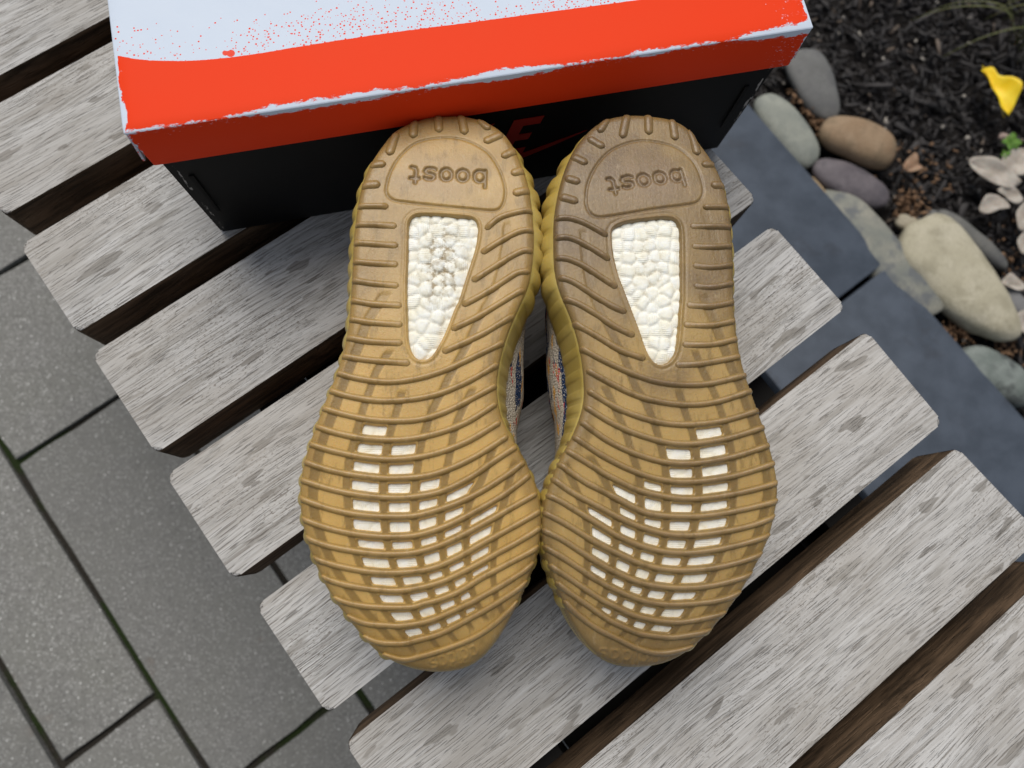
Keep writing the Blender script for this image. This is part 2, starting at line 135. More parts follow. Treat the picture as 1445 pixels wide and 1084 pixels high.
def resample(P, n, closed=False):
    Q = np.vstack([P, P[:1]]) if closed else P
    s = np.r_[0, np.cumsum(np.linalg.norm(np.diff(Q, axis=0), axis=1))]
    t = np.linspace(0, s[-1], n+1 if closed else n)
    R = np.stack([np.interp(t, s, Q[:, k]) for k in range(Q.shape[1])], 1)
    return R[:-1] if closed else R
def smooth_closed(P, it):
    for _ in range(it): P = (np.roll(P, 1, 0)+2*P+np.roll(P, -1, 0))/4
    return P
def dist_poly(X, Y, P, closed=False):
    Q = np.vstack([P, P[:1]]) if closed else P
    d = np.full(X.shape, 1e9)
    for a, b in zip(Q[:-1], Q[1:]):
        v = b-a; L = v@v+1e-12
        t = np.clip(((X-a[0])*v[0]+(Y-a[1])*v[1])/L, 0, 1)
        d = np.minimum(d, (X-a[0]-t*v[0])**2+(Y-a[1]-t*v[1])**2)
    return np.sqrt(d)
def inside(X, Y, P):
    r = np.zeros(X.shape, bool); n = len(P)
    for i in range(n):
        x0, y0 = P[i]; x1, y1 = P[(i+1) % n]
        if y0 == y1: continue
        c = ((y0 > Y) != (y1 > Y)) & (X < (x1-x0)*(Y-y0)/(y1-y0)+x0)
        r ^= c
    return r
def sdist(X, Y, P):
    """signed distance to a closed outline, positive inside"""
    d = dist_poly(X, Y, P, True)
    return np.where(inside(X, Y, P), d, -d)
def sstep(a, b, x):
    t = np.clip((x-a)/(b-a), 0, 1); return t*t*(3-2*t)

# ------------------------------------------------------------ materials
class Mat:
    def __init__(s, name, rough=.6, spec=.5):
        s.m = bpy.data.materials.new(name); s.m.use_nodes = True
        s.t = s.m.node_tree; s.b = s.t.nodes['Principled BSDF']
        s.b.inputs['Roughness'].default_value = rough
        s.b.inputs['Specular IOR Level'].default_value = spec
        s._co = None
    def n(s, typ, **kw):
        nd = s.t.nodes.new(typ)
        for k, v in kw.items(): setattr(nd, k, v)
        return nd
    def put(s, sock, v):
        if isinstance(v, bpy.types.NodeSocket): s.t.links.new(v, sock)
        elif isinstance(v, (tuple, list)) and len(v) == 3 and sock.type == 'RGBA': sock.default_value = (*v, 1)
        else: sock.default_value = v
    def coord(s): 
        if s._co is None: s._co = s.n('ShaderNodeTexCoord').outputs['Object']
        return s._co
    def mapping(s, scale=(1, 1, 1), rot=(0, 0, 0), loc=(0, 0, 0), vec=None):
        m = s.n('ShaderNodeMapping'); s.put(m.inputs[0], vec or s.coord())
        m.inputs['Scale'].default_value = scale; m.inputs['Rotation'].default_value = rot; m.inputs['Location'].default_value = loc
        return m.outputs[0]
    def noise(s, scale, detail=4, rough=.55, vec=None, dist=0, color=False):
        n = s.n('ShaderNodeTexNoise'); s.put(n.inputs['Vector'], vec or s.coord())
        n.inputs['Scale'].default_value = scale; n.inputs['Detail'].default_value = detail
        n.inputs['Roughness'].default_value = rough; n.inputs['Distortion'].default_value = dist
        return n.outputs['Color' if color else 'Fac']
    def voro(s, scale, feature='F1', vec=None, out='Distance', rand=1):
        n = s.n('ShaderNodeTexVoronoi', feature=feature); s.put(n.inputs['Vector'], vec or s.coord())
        n.inputs['Scale'].default_value = scale; n.inputs['Randomness'].default_value = rand
        return n.outputs[out]
    def mix(s, f, a, b, blend='MIX'):
        n = s.n('ShaderNodeMix', data_type='RGBA', blend_type=blend)
        s.put(n.inputs[0], f); s.put(n.inputs[6], a); s.put(n.inputs[7], b); return n.outputs[2]
    def math(s, op, a, b=0, c=0, clamp=False):
        n = s.n('ShaderNodeMath', operation=op, use_clamp=clamp)
        s.put(n.inputs[0], a); s.put(n.inputs[1], b); s.put(n.inputs[2], c); return n.outputs[0]
    def ss(s, v, a, b, lo=0, hi=1):
        n = s.n('ShaderNodeMapRange', interpolation_type='SMOOTHSTEP'); s.put(n.inputs[0], v)
        for i, q in zip((1, 2, 3, 4), (a, b, lo, hi)): n.inputs[i].default_value = q
        return n.outputs[0]
    def attr(s, name): return s.n('ShaderNodeAttribute', attribute_name=name).outputs['Fac']
    def sep(s, v): 
        n = s.n('ShaderNodeSeparateXYZ'); s.put(n.inputs[0], v); return n.outputs
    def col(s, c): s.put(s.b.inputs['Base Color'], c)
    def bump(s, h, strength=.5, dist=.001, prev=None):
        n = s.n('ShaderNodeBump'); s.put(n.inputs['Height'], h); n.inputs['Strength'].default_value = strength
        n.inputs['Distance'].default_value = dist
        if prev: s.t.links.new(prev, n.inputs['Normal'])
        s.t.links.new(n.outputs[0], s.b.inputs['Normal']); return n.outputs[0]

def wood_mat():
    m = Mat('weathered_teak', .78, .25)
    rnd = m.n('ShaderNodeObjectInfo').outputs['Random']
    off = m.n('ShaderNodeCombineXYZ'); m.put(off.inputs[0], m.math('MULTIPLY', rnd, 37.)); m.put(off.inputs[1], m.math('MULTIPLY', rnd, 91.))
    add = m.n('ShaderNodeVectorMath', operation='ADD'); m.put(add.inputs[0], m.coord()); m.put(add.inputs[1], off.outputs[0])
    # slow warp so the grain wanders and makes cathedral figures
    w = m.noise(9, 2, .5, vec=m.mapping((.5, 2.2, 1), vec=add.outputs[0]), color=True)
    wv = m.n('ShaderNodeVectorMath', operation='MULTIPLY_ADD'); m.put(wv.inputs[0], w); wv.inputs[1].default_value = (.0, .022, 0); m.put(wv.inputs[2], add.outputs[0])
    v = wv.outputs[0]
    fib = m.noise(1, 4, .65, vec=m.mapping((14, 640, 160), vec=v))
    ring = m.noise(1, 3, .6, vec=m.mapping((7, 120, 40), vec=v))
    pore = m.noise(1, 2, .5, vec=m.mapping((48, 1500, 400), vec=v))
    stip = m.noise(1, 2, .5, vec=m.mapping((420, 1250, 300), vec=v))
    dash = m.noise(1, 2, .5, vec=m.mapping((36, 900, 300), vec=v))
    zone = m.noise(1, 2, .5, vec=m.mapping((8, 26, 20), vec=v))
    spot = m.noise(1, 3, .5, vec=m.mapping((26, 95, 30), vec=v))
    soil = m.noise(1, 4, .6, vec=m.mapping((10, 17, 10), vec=add.outputs[0]))
    c = m.mix(m.ss(ring, .3, .7), (.29, .277, .257), (.50, .49, .472))
    c = m.mix(m.ss(fib, .38, .66, 0, .7), c, (.62, .62, .612))
    c = m.mix(m.ss(fib, .42, .28, 0, .4), c, (.20, .175, .15))
    c = m.mix(m.math('MULTIPLY', m.ss(pore, .405, .355), m.ss(zone, .35, .6, .2, .7)), c, (.115, .095, .075))
    c = m.mix(m.math('MULTIPLY', m.ss(stip, .41, .35), m.ss(zone, .48, .60, 0, .9)), c, (.16, .14, .12))
    c = m.mix(m.math('MULTIPLY', m.ss(dash, .37, .31), m.ss(zone, .60, .42, .05, .7)), c, (.13, .105, .085))
    crk = m.noise(1, 3, .6, vec=m.mapping((11, 420, 60), vec=v))
    c = m.mix(m.ss(rnd, 0, 1, 0, .22), c, (.40, .365, .32))
    blot = m.noise(1, 2, .5, vec=m.mapping((26, 95, 30), loc=(2, 7, 0), vec=add.outputs[0]))
    c = m.mix(m.ss(blot, .64, .66, 0, .7), c, (.19, .175, .155))
    c = m.mix(m.ss(crk, .34, .27, 0, .75), c, (.14, .12, .10))
    c = m.mix(m.ss(spot, .62, .70, 0, .6), c, (.25, .235, .21))
    c = m.mix(m.ss(soil, .42, .72, 0, .5), c, (.34, .31, .27))
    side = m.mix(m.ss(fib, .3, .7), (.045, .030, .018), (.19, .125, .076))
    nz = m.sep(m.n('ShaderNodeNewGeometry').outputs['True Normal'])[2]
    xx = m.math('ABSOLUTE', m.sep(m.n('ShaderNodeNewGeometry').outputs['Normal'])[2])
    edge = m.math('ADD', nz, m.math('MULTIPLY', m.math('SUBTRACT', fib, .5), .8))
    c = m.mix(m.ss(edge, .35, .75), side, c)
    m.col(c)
    h = m.math('ADD', m.math('MULTIPLY', fib, .9), m.math('MULTIPLY', m.ss(pore, .41, .35), -.8))
    h = m.math('ADD', h, m.math('MULTIPLY', m.ss(dash, .38, .3), -.5))
    m.bump(h, .9, .0007)
    return m.m
def gum_mat(name, dirt_amt, lo, hi):
    m = Mat(name, .42, .45)
    dk = m.attr('band'); dirt = m.attr('dirt'); rub = m.attr('rub')
    n1 = m.noise(38, 5, .6); n2 = m.noise(700, 4, .7); n3 = m.noise(1500, 2, .5)
    c = m.mix(m.ss(n1, .3, .7), lo, hi)
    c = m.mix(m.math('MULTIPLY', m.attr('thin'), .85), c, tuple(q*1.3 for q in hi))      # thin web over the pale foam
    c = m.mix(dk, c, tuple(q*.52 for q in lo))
    c = m.mix(m.math('MULTIPLY', rub, .85, clamp=True), c, (.35, .235, .135))       # scuffed greyish rubber
    grime = m.math('MULTIPLY', dirt, m.ss(m.math('ADD', m.math('MULTIPLY', n2, .5), m.math('MULTIPLY', n1, .6)), .30, .80, .45, 1.1), clamp=True)
    c = m.mix(m.math('MULTIPLY', grime, dirt_amt, clamp=True), c, (.135, .085, .042))
    c = m.mix(m.ss(n3, .68, .74, 0, .5), c, (.10, .065, .04))
    wear = m.noise(1, 5, .7, vec=m.mapping((190, 60, 100), loc=(4, 2, 0)))
    c = m.mix(m.ss(wear, .52, .66, 0, .5), c, tuple(q*.55 for q in lo))
    c = m.mix(m.ss(wear, .40, .28, 0, .25), c, (.56, .44, .27))
    m.col(c)
    m.put(m.b.inputs['Roughness'], m.math('ADD', m.math('MULTIPLY', n2, .25), .26))
    m.b.inputs['Subsurface Weight'].default_value = .35
    m.b.inputs['Subsurface Radius'].default_value = (1, .55, .16); m.b.inputs['Subsurface Scale'].default_value = .0013
    scr = m.noise(1, 3, .6, vec=m.mapping((900, 120, 300), rot=(0, 0, .3)))

    h = m.math('ADD', m.math('MULTIPLY', n2, .6), m.math('MULTIPLY', scr, .35)); h = m.math('ADD', h, m.math('MULTIPLY', n3, .25))
    m.b.inputs['Coat Weight'].default_value = .15; m.b.inputs['Coat Roughness'].default_value = .28
    m.bump(h, .6, .0005)
    return m.m
def wall_gum_mat():
    m = Mat('yellowed_gum_sidewall', .38, .45)
    n1 = m.noise(30, 4, .6)
    m.col(m.mix(m.ss(n1, .3, .7), (.40, .285, .062), (.52, .39, .115)))
    m.b.inputs['Subsurface Weight'].default_value = .35
    m.b.inputs['Subsurface Radius'].default_value = (1, .7, .2); m.b.inputs['Subsurface Scale'].default_value = .006
    m.bump(m.noise(500, 3), .2, .0003)
    return m.m
def foam_mat():
    m = Mat('white_pellet_foam', .6, .3)
    n1 = m.noise(130, 3, .6); dirt = m.attr('dirt')
    c = m.mix(m.ss(n1, .35, .65), (.90, .90, .83), (.87, .84, .70))
    c = m.mix(m.math('MULTIPLY', dirt, m.ss(m.noise(260, 4, .7), .40, .62), clamp=True), c, (.33, .25, .14))
    m.col(c)
    m.b.inputs['Subsurface Weight'].default_value = .2; m.b.inputs['Subsurface Scale'].default_value = .002
    m.b.inputs['Subsurface Radius'].default_value = (1, .9, .7)
    vc = m.voro(140, out='Color'); vs = m.sep(vc)
    a = m.n('ShaderNodeTexWave', wave_type='BANDS', bands_direction='X'); a.inputs['Scale'].default_value = 330; m.put(a.inputs['Vector'], m.coord())
    b = m.n('ShaderNodeTexWave', wave_type='BANDS', bands_direction='Y'); b.inputs['Scale'].default_value = 330; m.put(b.inputs['Vector'], m.coord())
    pick = m.mix(m.math('GREATER_THAN', vs[0], .5), a.outputs['Color'], b.outputs['Color'])
    h = m.math('MULTIPLY', m.sep(pick)[0], m.math('GREATER_THAN', vs[1], .35)); h = m.math('ADD', m.math('MULTIPLY', h, .5), m.noise(900, 3))
    m.bump(h, .55, .0004)
    return m.m
def knit_mat():
    m = Mat('space_dyed_knit', .9, .1)
    v = m.mapping((900, 300, 300))
    yarn = m.voro(1, vec=m.mapping((1500, 1100, 1100)))
    base = m.mix(m.ss(yarn, .2, .75), (.66, .60, .50), (.38, .33, .26))
    def streak(sx, sy, a, b, loc):
        return m.ss(m.noise(1, 3, .6, vec=m.mapping((sx, sy, sx*.5), loc=loc)), a, b)
    base = m.mix(streak(300, 40, .58, .61, (3, 1, 0)), base, (.70, .36, .07))
    base = m.mix(streak(200, 22, .56, .59, (0, 5, 2)), base, (.018, .04, .10))
    base = m.mix(streak(240, 40, .62, .65, (7, 0, 9)), base, (.62, .05, .035))
    base = m.mix(m.ss(m.noise(1, 2, .5, vec=m.mapping((1600, 1300, 1300))), .56, .64, 0, .75), base, (.68, .62, .52))
    m.col(base); m.bump(yarn, 1, .0012)
    return m.m
def paver_mat():
    m = Mat('grey_concrete_paver', .8, .35)
    rnd = m.n('ShaderNodeObjectInfo').outputs['Random']
    g = m.n('ShaderNodeNewGeometry').outputs['Position']
    a = m.noise(300, 4, .7, vec=g); b = m.noise(14, 4, .6, vec=g); s = m.voro(340, vec=g); sc = m.sep(m.voro(340, vec=g, out='Color'))
    c = m.mix(m.ss(a, .3, .7), (.145, .143, .134), (.245, .242, .228))
    c = m.mix(m.ss(b, .35, .7, 0, .5), c, (.18, .18, .16))
    grain = m.math('MULTIPLY', m.ss(s, .42, .22), m.math('GREATER_THAN', sc[0], .45))
    c = m.mix(m.math('MULTIPLY', grain, .95), c, (.42, .42, .40))
    spark = m.math('MULTIPLY', m.ss(s, .34, .2), m.math('GREATER_THAN', sc[1], .955))
    c = m.mix(spark, c, (.85, .85, .82))
    grain2 = m.math('MULTIPLY', m.ss(s, .42, .22), m.math('LESS_THAN', sc[0], .22))
    c = m.mix(m.math('MULTIPLY', grain2, .6), c, (.06, .06, .056))
    c = m.mix(m.math('MULTIPLY', m.math('SUBTRACT', rnd, .4), .6, clamp=True), c, (.13, .13, .125))
    c = m.mix(m.ss(m.noise(5, 5, .7, vec=g), .5, .72, 0, .45), c, (.11, .11, .105))
    c = m.mix(m.ss(m.noise(22, 2, vec=g), .68, .78, 0, .4), c, (.12, .08, .055))
    m.col(c)
    m.bump(m.math('ADD', a, m.math('MULTIPLY', grain, .6)), .8, .001)
    return m.m
def bluestone_mat():
    m = Mat('thermal_bluestone', .62, .4)
    g = m.n('ShaderNodeNewGeometry').outputs['Position']
    a = m.noise(25, 5, .6, vec=g); f = m.noise(600, 3, .6, vec=g)
    c = m.mix(m.ss(a, .3, .7), (.036, .048, .067), (.060, .076, .102))
    c = m.mix(m.ss(f, .66, .74, 0, .5), c, (.22, .24, .26))
    c = m.mix(m.ss(m.noise(13, 5, .7, vec=g), .56, .68, 0, .55), c, (.032, .038, .05))
    m.col(c); m.bump(m.math('ADD', a, m.math('MULTIPLY', f, .3)), .5, .001)
    return m.m
def moss_joint_mat():
    m = Mat('mossy_joint_sand', .95, .1)
    g = m.n('ShaderNodeNewGeometry').outputs['Position']
    a = m.noise(300, 4, .7, vec=g); b = m.noise(11, 3, .6, vec=g)
    c = m.mix(a, (.018, .016, .013), (.05, .045, .038))
    gr = m.mix(a, (.010, .016, .006), (.035, .052, .018))
    m.col(m.mix(m.ss(b, .50, .60), c, gr)); m.bump(a, 1, .003)
    return m.m
def soil_mat():
    m = Mat('dark_soil', .9, .2)
    g = m.n('ShaderNodeNewGeometry').outputs['Position']
    a = m.noise(90, 6, .7, vec=g)
    m.col(m.mix(a, (.008, .007, .007), (.028, .024, .022))); m.bump(a, 1, .01)
    return m.m
def mulch_mat():
    m = Mat('dyed_black_bark', .7, .45)
    t = m.attr('tone'); f = m.noise(1, 3, .6, vec=m.mapping((300, 300, 300)))
    c = m.mix(t, (.010, .009, .0095), (.042, .037, .036))
    c = m.mix(m.math('GREATER_THAN', t, .975), c, (.17, .13, .10))
    m.col(m.mix(m.ss(f, .4, .7, 0, .5), c, (.05, .046, .045))); m.bump(f, .8, .001)
    return m.m
def stone_mat(name, c1, c2, c3, scale=40, rough=.72):
    m = Mat(name, rough, .35)
    a = m.noise(scale, 5, .6); b = m.noise(scale*.35, 3, .6, dist=.6); f = m.noise(700, 3, .7)
    c = m.mix(m.ss(b, .35, .65), c1, c2); c = m.mix(m.ss(a, .48, .66, 0, .9), c, c3)
    c = m.mix(m.ss(f, .40, .68, 0, .55), c, tuple(q*.4 for q in c1))
    m.col(c); m.bump(m.math('ADD', a, m.math('MULTIPLY', f, .3)), .45, .002)
    return m.m
def leaf_mat(name, c1, c2, rough=.6):
    m = Mat(name, rough, .3)
    a = m.noise(60, 4, .6); f = m.noise(500, 3, .6)
    c = m.mix(m.ss(a, .35, .7), c1, c2); c = m.mix(m.ss(f, .6, .72, 0, .4), c, tuple(q*.4 for q in c1))
    m.col(c); m.bump(a, .3, .002)
    m.b.inputs['Subsurface Weight'].default_value = .08; m.b.inputs['Subsurface Scale'].default_value = .001
    return m.m
def plain_mat(name, c, rough=.5, spec=.5, var=.15, scale=80, bump=.1):
    m = Mat(name, rough, spec); n1 = m.noise(scale, 4, .6)
    m.col(m.mix(n1, tuple(q*(1-var) for q in c), tuple(q*(1+var) for q in c)))
    if bump: m.bump(m.noise(scale*8, 3), bump, .0004)
    return m.m

WOOD = wood_mat(); FOAM = foam_mat(); KNIT = knit_mat(); WALL = wall_gum_mat()
GUM_L = gum_mat('clean_gum_rubber', .7, (.385, .235, .062), (.49, .315, .098)); GUM_R = gum_mat('dirty_gum_rubber', 1.0, (.31, .195, .056), (.40, .265, .090))

# ------------------------------------------------------------ the a/b frame of bench, paving and kerb
TH = math.radians(-53.1)
A = np.array([math.cos(TH), math.sin(TH)]); B = np.array([-A[1], A[0]])      # A down-right, B up-right
def ab(a, b): return (a*A[0]+b*B[0], a*A[1]+b*B[1])
def ab_rect(a0, a1, b0, b1): return [ab(a0, b0), ab(a1, b0), ab(a1, b1), ab(a0, b1)]
ROT_B = math.atan2(B[1], B[0])

# ------------------------------------------------------------ ground, paving, kerb
GZ = -.42
bm = bmesh.new(); bmesh.ops.create_grid(bm, x_segments=2, y_segments=2, size=40)
g = from_bm('ground', bm, soil_mat(), loc=(0, 0, GZ-.03), smooth=False); tag(g, kind='structure')
pave = empty('pavement', (*ab(0, 0), GZ)); tag(pave, kind='structure')
JM = moss_joint_mat()
bmj = prism(ab_rect(-1.3, 1.2, -1.5, .405), GZ-.029, GZ-.007)
jb = from_bm('joint_sand', bmj, JM, pave, smooth=False); jb.matrix_parent_inverse = pave.matrix_world.inverted(); jb.location = (0, 0, 0)
jb.parent = pave; jb.matrix_parent_inverse = Matrix.Translation((0, 0, -GZ))
PM = paver_mat()
strips = [(-1.43, -1.30), (-1.30, -1.13), (-1.13, -1.0), (-1.0, -.83), (-.83, -.66), (-.66, -.4885), (-.4885, -.3708), (-.3708, -.1972), (-.1972, -.06), (-.06, .115), (.115, .24), (.24, .405)]
known = {6: [-.50, -.068, .15], 7: [-.81, -.596, -.381, .055, .27], 5: [-.42, .10]}
for k, (b0, b1) in enumerate(strips):
    cuts = known.get(k, [])
    if not cuts: cuts = [-.4+random.uniform(-.1, .1)]
    cuts = list(cuts)
    while cuts[0] > -1.25: cuts.insert(0, cuts[0]-random.choice((.215, .30, .43)))
    while cuts[-1] < 1.15: cuts.append(cuts[-1]+random.choice((.215, .30, .43)))
    for a0, a1 in zip(cuts[:-1], cuts[1:]):
        j = .0040; ca, cb = (a0+a1)/2, (b0+b1)/2; ha, hb = (a1-a0)/2-j, (b1-b0)/2-j
        pts = [(-ha, -hb), (ha, -hb), (ha, hb), (-ha, hb)]
        pp = []
        for q in range(4):
            (xa, ya), (xb, yb) = pts[q], pts[(q+1) % 4]; ns = 7
            for w_ in range(ns):
                t = w_/ns+(0 if w_ else .0); e = .0016*noise.noise(Vector((xa+(xb-xa)*t+ca*9, ya+(yb-ya)*t+cb*9, q*3.1))*55)
                nx_, ny_ = (yb-ya), -(xb-xa); nl_ = math.hypot(nx_, ny_); pp.append((xa+(xb-xa)*t+nx_/nl_*e+random.uniform(-.0002, .0002), ya+(yb-ya)*t+ny_/nl_*e+random.uniform(-.0002, .0002)))
        pts = pp
        o = from_bm('paver', prism(pts, -.028, 0, .0022, 2), PM, pave)
        sharp_smooth(o)
        x, y = ab(ca, cb); x0, y0 = ab(0, 0)
        o.location = (x-x0, y-y0, random.uniform(-.0012, .0012)); o.rotation_euler = (random.uniform(-.002, .002), random.uniform(-.002, .002), TH)
kerb = empty('kerb', (*ab(0, .52), GZ)); tag(kerb, kind='structure')
BS = bluestone_mat()
for a0, a1 in ((-1.25, -.62), (-.62, .0425), (.049, .70), (.706, 1.35)):
    pts = ab_rect(a0, a1, .412, .640)
    o = from_bm('slab', prism([(p[0]-kerb.location.x, p[1]-kerb.location.y) for p in pts], -.028, .015, .003, 2), BS, kerb); sharp_smooth(o)

# ------------------------------------------------------------ mulch, grit and stones behind the kerb
def slivers(name, n, a_rng, b_rng, z0, zr, Lr, Wr, Tr, mat, label, centres=None, tilt=.5):
    C0 = []
    V = np.zeros((n, 8, 3)); 
    base = np.array([[x, y, z] for z in (-1, 1) for x, y in ((-1, -.6), (1, -1), (.8, 1), (-1, .7))], float)
    for i in range(n):
        if centres is None: a, b = random.uniform(*a_rng), random.uniform(*b_rng); x, y = ab(a, b)
        else:
            cx, cy, r = random.choice(centres); x, y = cx+random.gauss(0, r), cy+random.gauss(0, r)
        s = np.array([random.uniform(*Lr)*random.uniform(.4, 1), random.uniform(*Wr), random.uniform(*Tr)])/2
        jit = 1+rng.uniform(-.3, .3, (8, 3))
        R = (Matrix.Rotation(random.uniform(0, 6.283), 3, 'Z') @ Matrix.Rotation(random.gauss(0, tilt), 3, 'Y') @ Matrix.Rotation(random.gauss(0, tilt*1.2), 3, 'X'))
        V[i] = (base*jit*s) @ np.array(R).T + np.array([x, y, z0+random.random()**1.5*zr])
    f = np.array([[0, 3, 2, 1], [4, 5, 6, 7], [0, 1, 5, 4], [1, 2, 6, 5], [2, 3, 7, 6], [3, 0, 4, 7]])
    F = (f[None]+8*np.arange(n)[:, None, None]).reshape(-1, 4)
    o = from_np(name, V.reshape(-1, 3), F, mat, smooth=False); attr(o, 'tone', np.repeat(rng.rand(n), 8))
    tag(o, label, None, None, 'stuff'); return o
MULCH = mulch_mat()
mu = slivers('bark_mulch', 26000, (-1.15, .55), (.642, 1.35), GZ-.034, .022, (.010, .034), (.0015, .0055), (.001, .003), MULCH, 'shredded black bark mulch covering the bed behind the stones')
px = {k: [(x/1000, y/1000) for x, y in v] for k, v in D['px'].items()}
slivers('bark_chips', 420, (-1.1, .5), (.66, 1.33), GZ-.020, .014, (.018, .055), (.003, .009), (.002, .005), MULCH, 'larger black bark chips lying on top of the shredded mulch', tilt=.25)
LIT = plain_mat('brown_leaf_crumbs', (.20, .12, .07), .8, .2, .6, 300)
li = slivers('leaf_litter', 650, None, None, GZ-.012, .012, (.004, .013), (.002, .006), (.0004, .001), LIT, 'brown crumbs of dry leaf lying between the stones', centres=[(x, y, .011) for x, y in px['litter'][:6]]+[(x, y, .03) for x, y in px['litter'][6:]], tilt=.6)
PALE = plain_mat('pale_chips', (.34, .31, .27), .7, .3, .5, 300)
pc = slivers('wood_crumbs', 260, (-1.1, .4), (.66, 1.3), GZ-.014, .008, (.004, .011), (.002, .006), (.001, .003), PALE, 'small pale crumbs of wood and grit scattered over the mulch', tilt=.5)

SC = {'dark grey': ((.135, .135, .13), (.165, .165, .16), (.12, .12, .12)), 'pale green': ((.26, .275, .24), (.33, .34, .29), (.22, .235, .21)),
 'tan': ((.27, .18, .105), (.34, .245, .155), (.23, .165, .10)), 'small tan': ((.36, .26, .14), (.42, .31, .18), (.30, .21, .12)),
 'purple': ((.115, .10, .11), (.17, .15, .16), (.09, .08, .09)), 'long green': ((.20, .21, .185), (.30, .29, .24), (.12, .13, .14)),
 'cream': ((.42, .385, .28), (.50, .46, .35), (.34, .31, .22)), 'thin grey': ((.13, .13, .12), (.17, .165, .15), (.10, .10, .10)),
 'teal': ((.14, .165, .15), (.26, .29, .27), (.055, .06, .06)), 'small cream': ((.34, .30, .22), (.42, .38, .29), (.26, .22, .16)),
 'white': ((.55, .54, .55), (.65, .64, .65), (.42, .41, .42)), 'small grey': ((.15, .15, .145), (.19, .19, .18), (.10, .10, .10)),
 'far grey': ((.17, .17, .17), (.24, .24, .24), (.13, .13, .14)), 'pinkish': ((.38, .28, .24), (.46, .35, .30), (.30, .2, .17)), 'dark low': ((.03, .033, .04), (.05, .053, .06), (.02, .02, .03))}
SL = {'dark grey': 'dark grey flat river stone half under the shoebox corner at the mulch edge', 'pale green': 'pale greenish grey long stone lying against the blue kerb beside the shoebox',
 'tan': 'rounded tan brown river stone sitting on the black mulch', 'small tan': 'small yellowish tan pebble wedged between kerb and purple stone',
 'purple': 'purple grey smooth oblong stone between the tan stone and the long green one', 'long green': 'long mottled grey green boulder pressed along the blue kerb',
 'cream': 'largest cream coloured boulder, bean shaped, behind the long green stone', 'thin grey': 'thin dark grey stone standing on edge behind the cream boulder',
 'teal': 'teal grey stone with dark patches at the right edge below the cream boulder', 'small cream': 'small cream stone tucked above the cream boulder',
 'white': 'small white stone peeking out between kerb and cream boulder', 'small grey': 'small round grey pebble beside the thin dark grey stone',
 'far grey': 'light grey stone at the right edge beside the cream boulder', 'pinkish': 'small pinkish pebble beside the green sprig', 'dark low': 'near black low stone above the teal grey one'}
FLAT = {'cream': .50, 'long green': .5, 'thin grey': .9, 'dark grey': .4, 'tan': .62, 'purple': .5, 'pale green': .55}
bm0 = bmesh.new(); bmesh.ops.create_icosphere(bm0, subdivisions=5, radius=1); ICO = np.array([v.co[:] for v in bm0.verts]); ICOF = np.array([[v.index for v in f.verts] for f in bm0.faces]); bm0.free()
for i, (nm, x, y, L, ang, w) in enumerate(D['stones']):
    P = ICO.copy(); P = np.sign(P)*np.abs(P)**np.array([.78, .78, .85])
    L /= 1000; w /= 1000; hz = w*FLAT.get(nm, .6)
    taper = {'dark grey': -.25, 'cream': -.2, 'tan': .1, 'teal': .0}.get(nm, .08*((i % 3)-1))
    P[:, 1] *= 1+taper*P[:, 0]
    if nm in ('cream', 'long green'): P[:, 1] += .16*(P[:, 0]**2)*(1 if nm == 'long green' else .4)-.06
    V = P*np.array([L, w, hz])
    out = np.empty_like(V)
    for k, v in enumerate(V):
        q = Vector(v)*16+Vector((i*9.1, 3, 2)); out[k] = v*(1+.20*noise.noise(q*.8)+.05*noise.noise(q*2.2)+.008*noise.noise(q*9))
    c1, c2, c3 = SC[nm]
    o = from_np('river_stone' if L > .03 else 'pebble', out, ICOF, stone_mat(nm.replace(' ', '_')+'_stone', c1, c2, c3))
    zc = GZ-.012+hz*.62
    if nm in ('white', 'small tan'): zc = GZ-.005
    if nm == 'dark low': zc = GZ-.02
    o.location = (x/1000, y/1000, zc); o.rotation_euler = (random.uniform(-.1, .1), random.uniform(-.08, .08), math.radians(ang))
    tag(o, SL[nm], 'stone', 'river stones edging the mulch bed')

# ------------------------------------------------------------ fallen leaves
def leaf(poly, z, mat, label, curl=.25, rib=True, name='fallen_leaf', cat='leaf', group=None, tilt=(0, 0)):
    P = np.array(poly)/1000.; c = P.mean(0); Q = resample(catmull(P-c, 6, True), 60, True)
    u = np.linalg.svd(Q-Q.mean(0))[2]; ax = u[0]; side = u[1]
    w = np.abs(Q@side).max()
    rings = [Q*s for s in (1, .85, .65, .45, .22)]
    V = []; 
    for R_ in rings:
        for q in R_:
            s_ = q@side/w; t_ = q@ax
            V.append((q[0], q[1], curl*w*(abs(s_)**1.3)+.0009*math.sin(t_*210+c[0]*50)+.0010*math.sin(s_*5+t_*90)))
    V.append((0, 0, 0)); V = np.array(V); n = 60; F = []
    for r in range(4):
        for k in range(n): F.append((r*n+k, r*n+(k+1) % n, (r+1)*n+(k+1) % n, (r+1)*n+k))
    for k in range(n): F.append((4*n+k, 4*n+(k+1) % n, 5*n))
    root = empty(name, (c[0], c[1], z)); root.rotation_euler = (tilt[0], tilt[1], 0)
    tag(root, label, cat, group)
    o = from_np('blade', V, F, mat, root)
    md = o.modifiers.new('thickness', 'SOLIDIFY'); md.thickness = .0004
    ends = Q[np.argmax(Q@ax)], Q[np.argmin(Q@ax)]
    tube('midrib', [(ends[0][0]*.95, ends[0][1]*.95, .0012), (0, 0, .0004), (ends[1][0]*1.12, ends[1][1]*1.12, .0012)], .0005, mat, root)
    return root
